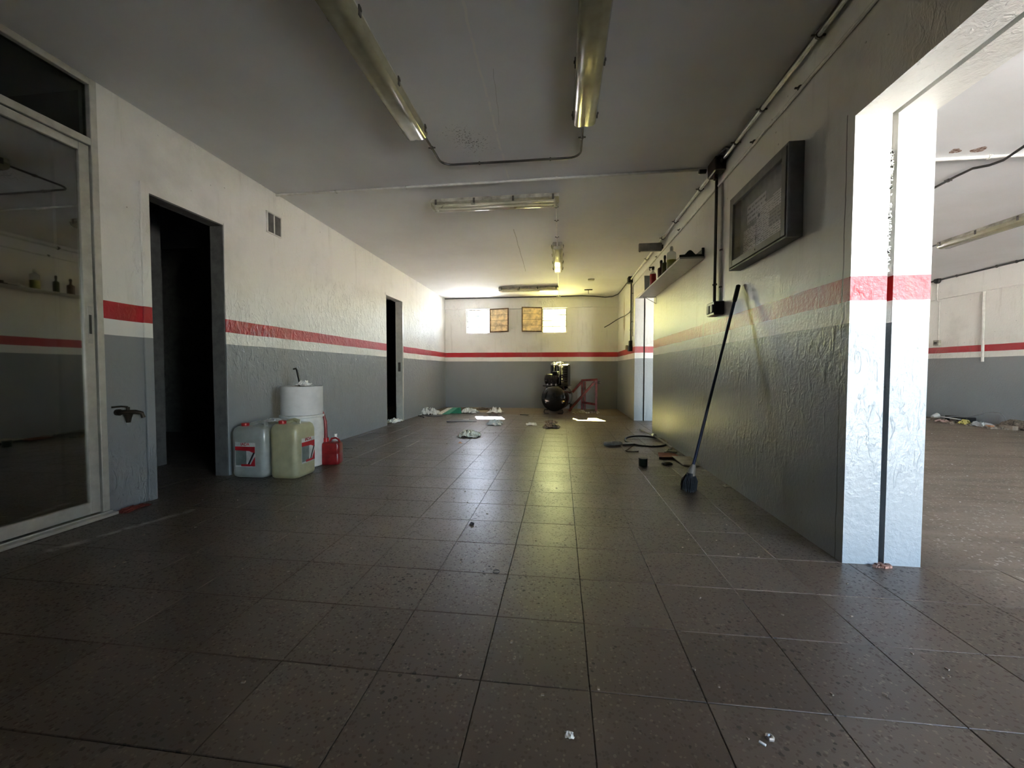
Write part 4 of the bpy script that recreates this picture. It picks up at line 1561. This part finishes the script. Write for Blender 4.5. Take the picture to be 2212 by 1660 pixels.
for i, v in enumerate(mb.v):        # stand the slab up: its thickness becomes x
    q = v - Vector((0.205, 0.30, 0.845))
    mb.v[i] = Vector((0.205 + q.z, 0.30 + q.x, 0.845 + q.y))
guard = cpart('belt_guard', mb, M_BLACK)
for i in range(7):
    mb = MB()
    mb.box((0.150, 0.124, 0.70 + i * 0.052), (0.270, 0.132, 0.712 + i * 0.052), 0.002)
    cpart('guard_rib', mb, M_BLKGL, under=guard)
mb = MB()
mb.tube([(0.12, 0.10, 1.02), (0.125, 0.09, 0.95), (0.11, 0.09, 0.86), (0.08, 0.10, 0.80)], [0.022, 0.012, 0.012, 0.010], 10)
cpart('handle_lever', mb, M_STEEL)
mb = MB()
mb.lathe([(0.026, -0.01), (0.030, 0.0), (0.030, 0.014)], (0.12, 0.095, 1.045), 16, 'y')
cpart('pressure_gauge', mb, M_WHPL)

# ------------------------------------------------------------------ red metal frame
ft_ = thing('metal_stand', 'dark red welded metal stand with sloping legs right of the compressor', 'stand', (0.62, 9.4, 0))


def bar(a, b, w=0.042, nm='strut'):
    a, b = Vector(a), Vector(b)
    dd = b - a
    m_ = MB()
    q = dd.to_track_quat('Z', 'Y').to_matrix().to_4x4()
    m_.M = Matrix.Translation(a) @ q
    m_.box((-w / 2, -w / 2, 0), (w / 2, w / 2, dd.length), 0.003)
    m_.M = Matrix.Identity(4)
    part(nm, m_, M_REDM, ft_)


bar((0.81, 9.28, 0.02), (0.81, 9.28, 0.735), 0.05, 'leg')
bar((0.50, 9.50, 0.02), (0.50, 9.50, 0.715), 0.05, 'leg')
bar((0.57, 9.50, 0.02), (0.57, 9.50, 0.69), 0.035, 'leg')
bar((0.49, 9.50, 0.72), (0.83, 9.27, 0.745), 0.05, 'top_bar')
bar((0.50, 9.50, 0.20), (0.81, 9.28, 0.17), 0.05, 'lower_bar')
bar((0.81, 9.28, 0.73), (0.215, 9.12, 0.07), 0.048, 'brace')
bar((0.50, 9.50, 0.70), (0.27, 9.42, 0.44), 0.048, 'brace')
bar((0.20, 9.13, 0.02), (0.23, 9.13, 0.10), 0.05, 'foot')
mb = MB()
mb.tube([(0.80, 9.31, 0.68), (0.90, 9.31, 0.68)], 0.028, 12)
part('pivot_knob', mb, M_BLACK, ft_)
mb = MB()
mb.box((0.78, 9.24, 0.001), (0.86, 9.32, 0.012), 0.002)
part('foot_plate', mb, M_STEEL, ft_)
mb = MB()
mb.box((0.47, 9.46, 0.001), (0.55, 9.54, 0.012), 0.002)
part('foot_plate', mb, M_STEEL, ft_)

# ------------------------------------------------------------------ litter
def scrap(name, x, y, sx, sy, h, m_, label, cat, seed, rot=0.0, n=12, z=0.0, freq=9.0):
    q = MB()
    q.M = Matrix.Translation((x, y, z)) @ Matrix.Rotation(rot, 4, 'Z')
    q.crumple(sx, sy, h, seed, n, freq=freq)
    return single(name, q, m_, label, cat)


scrap('plastic_bag', -2.80, 8.25, 0.36, 0.34, 0.16, M_BAG, 'crumpled white bag nearest the left wall in the back corner', 'bag', 1, n=16)
t = thing('folded_card', 'green and cream folded card propped on the floor by the back left corner', 'card', (-2.42, 8.52, 0))
mb = MB()
mb.prism([(-2.42, 0.001), (-2.17, 0.001), (-2.19, 0.135), (-2.40, 0.125)], 8.50, 8.508, 'y')
part('green_flap', mb, M_GREEN, t)
mb = MB()
mb.add([(-2.70, 8.30, 0.002), (-2.55, 8.30, 0.002), (-2.36, 8.51, 0.128), (-2.50, 8.53, 0.11), (-2.70, 8.30, 0.006), (-2.55, 8.30, 0.006), (-2.36, 8.51, 0.132), (-2.50, 8.53, 0.114)],
       [(0, 1, 2, 3), (4, 7, 6, 5), (0, 4, 5, 1), (1, 5, 6, 2), (2, 6, 7, 3), (3, 7, 4, 0)])
part('cream_flap', mb, M_CREAM, t)
mb = MB()
mb.add([(-2.55, 8.30, 0.002), (-2.40, 8.30, 0.002), (-2.24, 8.50, 0.126), (-2.36, 8.51, 0.128), (-2.55, 8.30, 0.006), (-2.40, 8.30, 0.006), (-2.24, 8.50, 0.130), (-2.36, 8.51, 0.132)],
       [(0, 1, 2, 3), (4, 7, 6, 5), (0, 4, 5, 1), (1, 5, 6, 2), (2, 6, 7, 3), (3, 7, 4, 0)])
part('side_flap', mb, M_GREEN, t)
scrap('plastic_wrap', -2.02, 8.62, 0.36, 0.22, 0.12, M_BAG, 'white shiny wrap just right of the green card', 'wrapper', 2, n=16, freq=14)
scrap('paper_bag', -1.46, 8.72, 0.34, 0.24, 0.14, M_BAG, 'torn white paper peaked at its right end near the back wall', 'paper', 3, n=10, freq=5)
mb = MB()
mb.prism([(-2.09, 7.08), (-1.54, 7.16), (-1.60, 7.44), (-2.05, 7.40)], 0.001, 0.012, 'z')
single('flat_board', mb, M_SLATE, 'flat dark grey board lying on the far floor', 'board')
mb = MB()
mb.box((-1.86, 7.34, 0.013), (-1.74, 7.40, 0.020), 0.001)
single('white_tag', mb, M_BAG, 'small white tag on the flat dark board', 'tag')
scrap('clear_wrap', -1.16, 6.85, 0.26, 0.30, 0.10, M_BAG, 'glassy crumpled wrap in the middle of the far floor', 'wrapper', 5, n=16, freq=14)
scrap('tissue_scrap', -0.50, 6.88, 0.20, 0.18, 0.045, M_BAG, 'small pale scrap left of the two crushed brown cards', 'scrap', 6, n=10)
scrap('crushed_card', -0.17, 7.20, 0.22, 0.22, 0.05, M_TAUPE, 'farther of two crushed brown cards in front of the compressor', 'card', 7)
scrap('crushed_card', -0.165, 6.60, 0.28, 0.26, 0.075, M_TAUPE, 'nearer of two crushed brown cards in front of the compressor', 'card', 8)
scrap('crumpled_paper', -1.33, 5.58, 0.30, 0.30, 0.09, M_CREAM, 'cream crumpled paper on the mid floor left of centre', 'paper', 9, n=16, freq=12)
scrap('brown_scrap', -1.90, 9.55, 0.26, 0.14, 0.05, M_TAUPE, 'brown scrap against the back wall under the left window', 'scrap', 13)
mb = MB()
mb.box((-1.52, 8.22, 0.001), (-1.32, 8.28, 0.018), 0.003, rot=(0, 0, 0.1))
single('black_strip', mb, M_BLACK, 'short black strip in front of the torn white paper', 'strip')
mb = MB()
mb.box((-0.86, 8.35, 0.001), (-0.68, 8.41, 0.016), 0.003, rot=(0, 0, -0.2))
single('black_offcut', mb, M_BLACK, 'short black offcut lying left of the compressor', 'offcut')
mb = MB()
for i in range(5):
    mb.lathe([(0.012, 0.0), (0.014, 0.01), (0.006, 0.018)], (-2.93 + 0.05 * i + 0.01 * math.sin(i * 3), 7.9 - 0.06 * i, 0.0), 6)
single('rubble_crumbs', mb, M_BLACK, 'dark crumbs on the floor at the foot of the far left wall', 'crumbs', kind='stuff')
mb = MB()
rb = random.Random(12)
for i in range(46):
    x, y = rb.gauss(0.52, 0.16), rb.gauss(9.0, 0.10)
    s = rb.uniform(0.008, 0.028)
    mb.box((x - s, y - s * .7, 0.0), (x + s, y + s * .7, s * rb.uniform(.6, 1.2)), 0.002, rot=(0, 0, rb.uniform(0, 3)))
single('rubble_pile', mb, M_BEIGE, 'small rubble chips under the sloping leg of the red stand', 'rubble', kind='stuff')
scrap('rag', 0.74, 8.98, 0.24, 0.14, 0.06, M_TAUPE, 'brown rag at the near foot of the red stand', 'rag', 14)
mb = MB()
mb.lathe([(0.17, 0.002), (0.18, 0.006), (0.18, 0.010)], (-2.62, 7.95, 0), 24, sy=.8)
single('grey_disc', mb, M_SLATE, 'flat grey lid on the floor in front of the white bag', 'lid')
scrap('door_litter', -3.05, 6.95, 0.22, 0.40, 0.07, M_BAG, 'white litter inside the far dark doorway', 'litter', 15)

# hose, fleece, sticks, tin, tile, board at the right wall
hc = (1.125, 5.42)
pts = []
for i in range(33):
    a = R(35 + 360 * i / 32)
    pts.append((hc[0] + 0.265 * math.cos(a), hc[1] + 0.33 * math.sin(a), 0.014 + 0.012 * math.sin(a * 1.0)))
t = thing('rubber_hose', 'black hose coiled on the floor by the far right wall', 'hose', (hc[0], hc[1], 0))
mb = MB()
mb.tube(pts, 0.013, 8)
part('coil', mb, M_RUBBER, t)
mb = MB()
mb.tube([(1.255, 6.48, 0.016), (1.27, 6.2, 0.02), (1.285, 5.95, 0.03), (1.30, 5.70, 0.04), (1.325, 5.40, 0.03), (1.345, 5.15, 0.02), (1.34, 4.98, 0.016), (1.30, 4.88, 0.016), (1.262, 4.82, 0.016)], 0.012, 8)
part('loose_end', mb, plain('grey_hose', (0.14, 0.14, 0.135), 0.4), t, 'grey uncoiled length of the hose')
mb = MB()
mb.tube([(1.30, 5.80, 0.035), (1.305, 5.70, 0.042)], 0.024, 10)
part('coupling', mb, M_STEEL, t)
t = thing('paint_roller', 'dirty white fleece roller head lying left of the hose', 'paint roller', (0.66, 5.10, 0), R(20))
mb = MB()
mb.tube([(-0.13, 0, 0.032), (-0.09, 0, 0.034), (-0.04, 0.004, 0.030), (0.02, -0.003, 0.034), (0.08, 0, 0.030), (0.12, 0, 0.028)], [0.020, 0.032, 0.028, 0.033, 0.028, 0.02], 12)
part('fleece', mb, M_FUZZ, t, local=True)
mb = MB()
mb.prism([(0.11, -0.04), (0.26, -0.05), (0.30, 0.05), (0.17, 0.06)], 0.002, 0.024, 'z')
part('handle_plate', mb, M_CASE, t, local=True)
mb = MB()
mb.tube([(0.765, 4.76, 0.006), (0.87, 4.96, 0.03)], 0.009, 6)
single('dark_stick', mb, M_TAUPE, 'short dark stick propped up in front of the hose', 'stick')
mb = MB()
mb.tube([(0.765, 4.73, 0.006), (0.84, 4.70, 0.01), (0.90, 4.74, 0.006)], 0.006, 6)
single('bent_wire', mb, M_DARKH, 'small bent wire beside the short dark stick', 'wire')
t = thing('tin_can', 'small dark olive open tin standing on the floor near the broom', 'tin', (0.82, 4.06, 0))
mb = MB()
mb.lathe([(0.040, 0.001), (0.042, 0.004), (0.042, 0.074), (0.038, 0.074), (0.038, 0.01)], (0, 0, 0), 22)
part('body', mb, M_OLIVE, t, local=True)
mb = MB()
mb.lathe([(0.0425, 0.070), (0.0445, 0.072), (0.0445, 0.077), (0.040, 0.077)], (0, 0, 0), 22)
part('rim', mb, M_DARKH, t, local=True)
t = thing('dustpan', 'flat dark red dustpan lying near the hose end', 'dustpan', (1.18, 4.55, 0))
mb = MB()
mb.prism([(1.055, 4.40), (1.30, 4.42), (1.285, 4.66), (1.115, 4.70)], 0.003, 0.012, 'z')
part('pan', mb, M_BRICK, t)
mb = MB()
mb.prism([(1.055, 4.395), (1.30, 4.415), (1.30, 4.425), (1.055, 4.405)], 0.0, 0.022, 'z')
part('lip', mb, plain('dark_brown_edge', (0.07, 0.02, 0.018), 0.5), t)
mb = MB()
mb.tube([(1.19, 4.69, 0.012), (1.24, 4.78, 0.016), (1.33, 4.72, 0.014)], 0.012, 8)
part('handle', mb, M_BEIGE, t)
mb = MB()
mb.M = Matrix.Translation((1.07, 4.13, 0))
mb.rloft(0.11, 0.07, 0.03, [(0.001, 0.8), (0.008, 1.0), (0.020, 0.9), (0.030, 0.5)], 5)
single('black_lump', mb, M_BLKGL, 'small shiny black lump between the tin and the broom', 'lump')
t = thing('scrap_board', 'pale bent panel leaning at the wall foot just behind the broom', 'panel', (1.28, 4.25, 0))
mb = MB()
mb.add([(1.215, 4.10, 0.004), (1.365, 4.06, 0.004), (1.372, 4.38, 0.030), (1.20, 4.45, 0.018), (1.215, 4.10, 0.012), (1.365, 4.06, 0.012), (1.372, 4.38, 0.038), (1.20, 4.45, 0.026)],
       [(0, 3, 2, 1), (4, 5, 6, 7), (0, 1, 5, 4), (1, 2, 6, 5), (2, 3, 7, 6), (3, 0, 4, 7)])
part('panel_face', mb, M_BEIGE, t)
mb = MB()
mb.box((1.22, 4.085, 0.0), (1.365, 4.10, 0.014), 0.002, rot=(0, 0, -0.25))
part('folded_lip', mb, M_DARKH, t)
for (x, y, sd, lb) in ((1.352, 3.92, 31, 'pale chip at the wall foot behind the broom'), (1.36, 3.42, 32, 'small pale chip at the wall foot beside the broom')):
    scrap('plaster_chip', x, y, 0.05, 0.05, 0.014, M_BEIGE, lb, 'chip', sd, n=6)

# small bits in the foreground
scrap('plaster_chip', 0.027, 1.010, 0.022, 0.020, 0.008, M_BAG, 'tiny white chip on the floor at bottom centre', 'chip', 21, n=6)
mb = MB()
mb.tube([Vector((0.539, 1.062, 0.006)) + Vector((0.0075 * math.cos(R(a)), 0.0075 * math.sin(R(a)), 0)) for a in range(0, 361, 60)], 0.0045, 6)
single('metal_nut', mb, M_STEEL, 'small round nut on the floor at lower right', 'nut')
mb = MB()
mb.box((0.506, 1.043, 0.0), (0.522, 1.050, 0.004), 0.001, rot=(0, 0, -0.7))
single('white_sliver', mb, M_BAG, 'tiny white sliver beside the small nut', 'sliver')
mb = MB()
mb.tube([Vector((-0.297, 1.81, 0.004)) + Vector((0.016 * math.cos(R(a)), 0.016 * math.sin(R(a)), 0)) for a in range(-150, 151, 30)], 0.0025, 6)
single('washer_ring', mb, M_DARKH, 'open dark ring lying on a tile joint in mid foreground', 'ring')
scrap('dark_pebble', -0.542, 2.367, 0.03, 0.03, 0.016, M_BLACK, 'dark pebble on the floor left of the ring', 'pebble', 22, n=6)
scrap('pale_crumb', -1.30, 5.02, 0.05, 0.04, 0.02, M_ORANGE, 'orange crumb in front of the cream crumpled paper', 'crumb', 23, n=6)
# crumbs scattered all over the floor: nobody could count them
mb = MB()
rb = random.Random(77)
for i in range(900):
    if i < 520:
        x, y = rb.uniform(-2.7, 1.3), rb.uniform(1.0, 8.5)
    else:
        x, y = rb.uniform(1.9, 6.8), rb.uniform(1.2, 8.6)
    if 0.95 < x < 1.08 and 3.15 < y < 3.35:
        continue
    s = rb.uniform(0.002, 0.006)
    a = rb.uniform(0, 3)
    mb.box((x - s, y - s * .6, 0.0), (x + s, y + s * .6, s * .8), 0, rot=(0, 0, a))
o = single('floor_grit', mb, M_TAUPE, 'dark grit scattered over the tile floor', 'grit', kind='stuff')
mb = MB()
for i in range(90):
    x, y = rb.uniform(1.9, 6.8), rb.uniform(1.6, 8.3)
    s = rb.uniform(0.002, 0.007)
    mb.box((x - s, y - s * .6, 0.0), (x + s, y + s * .6, s * .5), 0, rot=(0, 0, rb.uniform(0, 3)))
single('pale_crumbs', mb, M_BAG, 'pale crumbs scattered over the garage bay floor', 'crumbs', kind='stuff')
# crumbled filler at the foot and along the joint of the near jamb
mb = MB()
for i in range(40):
    x, y = rb.gauss(1.562, 0.018), JY - 0.005 + rb.uniform(-0.03, 0.02)
    s = rb.uniform(0.003, 0.009)
    mb.box((x - s, y - s, 0.0), (x + s, y + s, s * 1.4), 0, rot=(0, 0, rb.uniform(0, 3)))
single('joint_crumbs', mb, plain('terracotta_crumb', (0.30, 0.16, 0.12), 0.9), 'crumbled red filler at the foot of the split pier', 'crumbs', kind='stuff')
mb = MB()
for i in range(60):
    z = rb.uniform(1.42, 2.0)
    s = rb.uniform(0.002, 0.005)
    x = XI + rb.uniform(0, 0.008)
    mb.box((x - s, JY + 0.0, z - s * 1.6), (x + s, JY + 0.012, z + s * 1.6), 0, rot=(0, rb.uniform(0, 3), 0))
struct('trim_6', mb, M_PIPEW, 'ragged plaster edge along the joint of the near pier', 'plaster')

# ------------------------------------------------------------------ garage bay fittings seen past the pier
zc = H - 0.014
pipe('ceiling_pipe', 'white pipe crossing the garage bay ceiling', 'pipe', [(XW, 3.905, zc), (XG - .06, 3.955, zc)], 0.014, M_PIPEW,
     [((3.1, 3.915, zc), (1, 0, 0)), ((3.62, 3.92, zc), (1, 0, 0))], M_PIPEW)
pipe('cable', 'black cable snaking along the garage bay ceiling', 'cable',
     [(3.675, 5.2, zc - .01), (3.675, 4.48, zc - .01), (3.66, 4.25, zc - .01), (3.645, 4.08, zc - .02), (3.70, 4.0, zc - .035), (3.73, 3.92, zc - .035), (3.71, 3.74, zc - .01), (3.70, 2.0, zc - .01)], 0.011, M_CONDD,
     [((3.665, 4.33, zc - .01), (0, 1, 0))])
pipe('conduit', 'short dark conduit entering the garage bay light', 'conduit', [(5.36, 6.44, H - .03), (5.36, 9.9, H - .03)], 0.010, M_CONDD)
pipe('conduit', 'black conduit along the top of the garage side wall', 'conduit', [(XG - 0.075, 9.9, H - .03), (XG - 0.075, 1.0, H - .03)], 0.016, M_CONDD,
     [((XG - 0.075, y, H - .03), (0, 1, 0)) for y in (8.6, 7.9, 7.6)])
t = thing('junction_box', 'dark round junction box high on the garage side wall', 'junction box', (XG - 0.09, 8.98, H - 0.07))
mb = MB()
mb.lathe([(0.055, -0.02), (0.06, -0.01), (0.06, 0.03)], (XG - 0.09, 8.98, H - 0.035), 16, 'x')
part('box_body', mb, M_BLACK, t)
pipe('conduit', 'pale vertical conduit down to the garage wall switch', 'conduit', [(XG - 0.06, 9.0, H - .06), (XG - 0.062, 9.0, 2.37), (XG - 0.012, 9.0, 2.34), (XG - 0.012, 9.0, 1.55)], 0.012, M_PIPEW)
t = thing('wall_switch', 'small grey switch box under the pale conduit on the garage wall', 'switch', (XG, 9.02, 1.46))
mb = MB()
mb.box((XG - 0.05, 8.95, 1.46), (XG - 0.001, 9.07, 1.57), 0.005)
part('box_body', mb, M_HOUS, t)
mb = MB()
mb.box((XG - 0.056, 8.98, 1.49), (XG - 0.05, 9.04, 1.54))
part('rocker', mb, M_DARKH, t)
pipe('wall_pipe', 'white vertical pipe crossing the red stripe on the garage wall', 'pipe', [(XG - 0.02, 8.15, 2.38), (XG - 0.02, 8.13, 1.12)], 0.02, M_PIPEW)

# rubbish heap at the foot of the garage side wall
mb = MB()
mb.lathe([(0.035, 0), (0.050, 0.10), (0.046, 0.10), (0.032, 0.005)], (0, 0, 0), 16)
mb.v = [Matrix.Translation((7.18, 8.62, 0.055)) @ Matrix.Rotation(R(68), 4, 'Y') @ v for v in mb.v]
single('paper_cup', mb, M_WHPL, 'white paper cup lying beside the rubbish at the garage wall', 'cup')
mb = MB()
mb.box((7.33, 8.15, 0.001), (7.50, 8.55, 0.10), 0.01, rot=(0, 0, 0.05))
single('dark_sack', mb, M_BLACK, 'low dark bag at the back of the rubbish heap', 'bag')
mb = MB()
mb.tube([(7.15, 8.42, 0.06), (7.22, 8.25, 0.11), (7.28, 8.05, 0.12), (7.33, 7.92, 0.18), (7.38, 7.78, 0.24), (7.40, 7.66, 0.235), (7.41, 7.60, 0.18), (7.41, 7.58, 0.10)], 0.010, 8)
single('curved_pipe', mb, M_CASE, 'thin grey hose arching above the rubbish heap', 'hose')
mb = MB()
mb.box((7.10, 8.05, 0.08), (7.16, 8.40, 0.09), 0.003, rot=(0.05, 0, 0.1))
single('white_strip', mb, M_WHPL, 'long white plastic strip on top of the rubbish heap', 'strip')
scrap('yellow_wrapper', 7.14, 7.95, 0.14, 0.16, 0.09, M_YELP, 'yellow crumpled wrapper in the rubbish heap', 'wrapper', 41)
scrap('grey_sheet', 7.14, 7.66, 0.18, 0.34, 0.09, plain('grey_film', (0.36, 0.37, 0.36), 0.35), 'pale grey crumpled sheet in the rubbish heap', 'sheet', 42, freq=5)
scrap('pink_scrap', 7.05, 8.28, 0.12, 0.22, 0.06, plain('pinkish_card', (0.45, 0.30, 0.26), 0.7), 'pinkish scrap at the left of the rubbish heap', 'scrap', 43)
mb = MB()
mb.box((7.06, 7.44, 0.001), (7.12, 7.53, 0.05), 0.006)
single('brick_chunk', mb, M_ORANGE, 'small orange brick chunk right of the rubbish heap', 'brick')
mb = MB()
mb.box((7.16, 7.22, 0.001), (7.24, 7.42, 0.07), 0.005)
single('wood_block', mb, M_TAN, 'tan block at the right end of the rubbish heap', 'block')
mb = MB()
rb = random.Random(5)
for i in range(150):
    x, y = rb.gauss(7.22, 0.10), rb.uniform(7.3, 8.6)
    x = min(x, 7.5)
    s = rb.uniform(0.010, 0.040)
    mb.box((x - s, y - s * .7, 0.0), (x + s, y + s * .7, s * rb.uniform(.5, 1.5)), 0.002, rot=(0, 0, rb.uniform(0, 3)))
single('rubbish_bits', mb, M_TAUPE, 'loose dark rubbish bits heaped against the garage wall', 'rubbish', kind='stuff')
scrap('brown_sack', 7.38, 7.35, 0.20, 0.46, 0.16, M_TAUPE, 'brown sack slumped against the garage wall', 'sack', 44, freq=4)
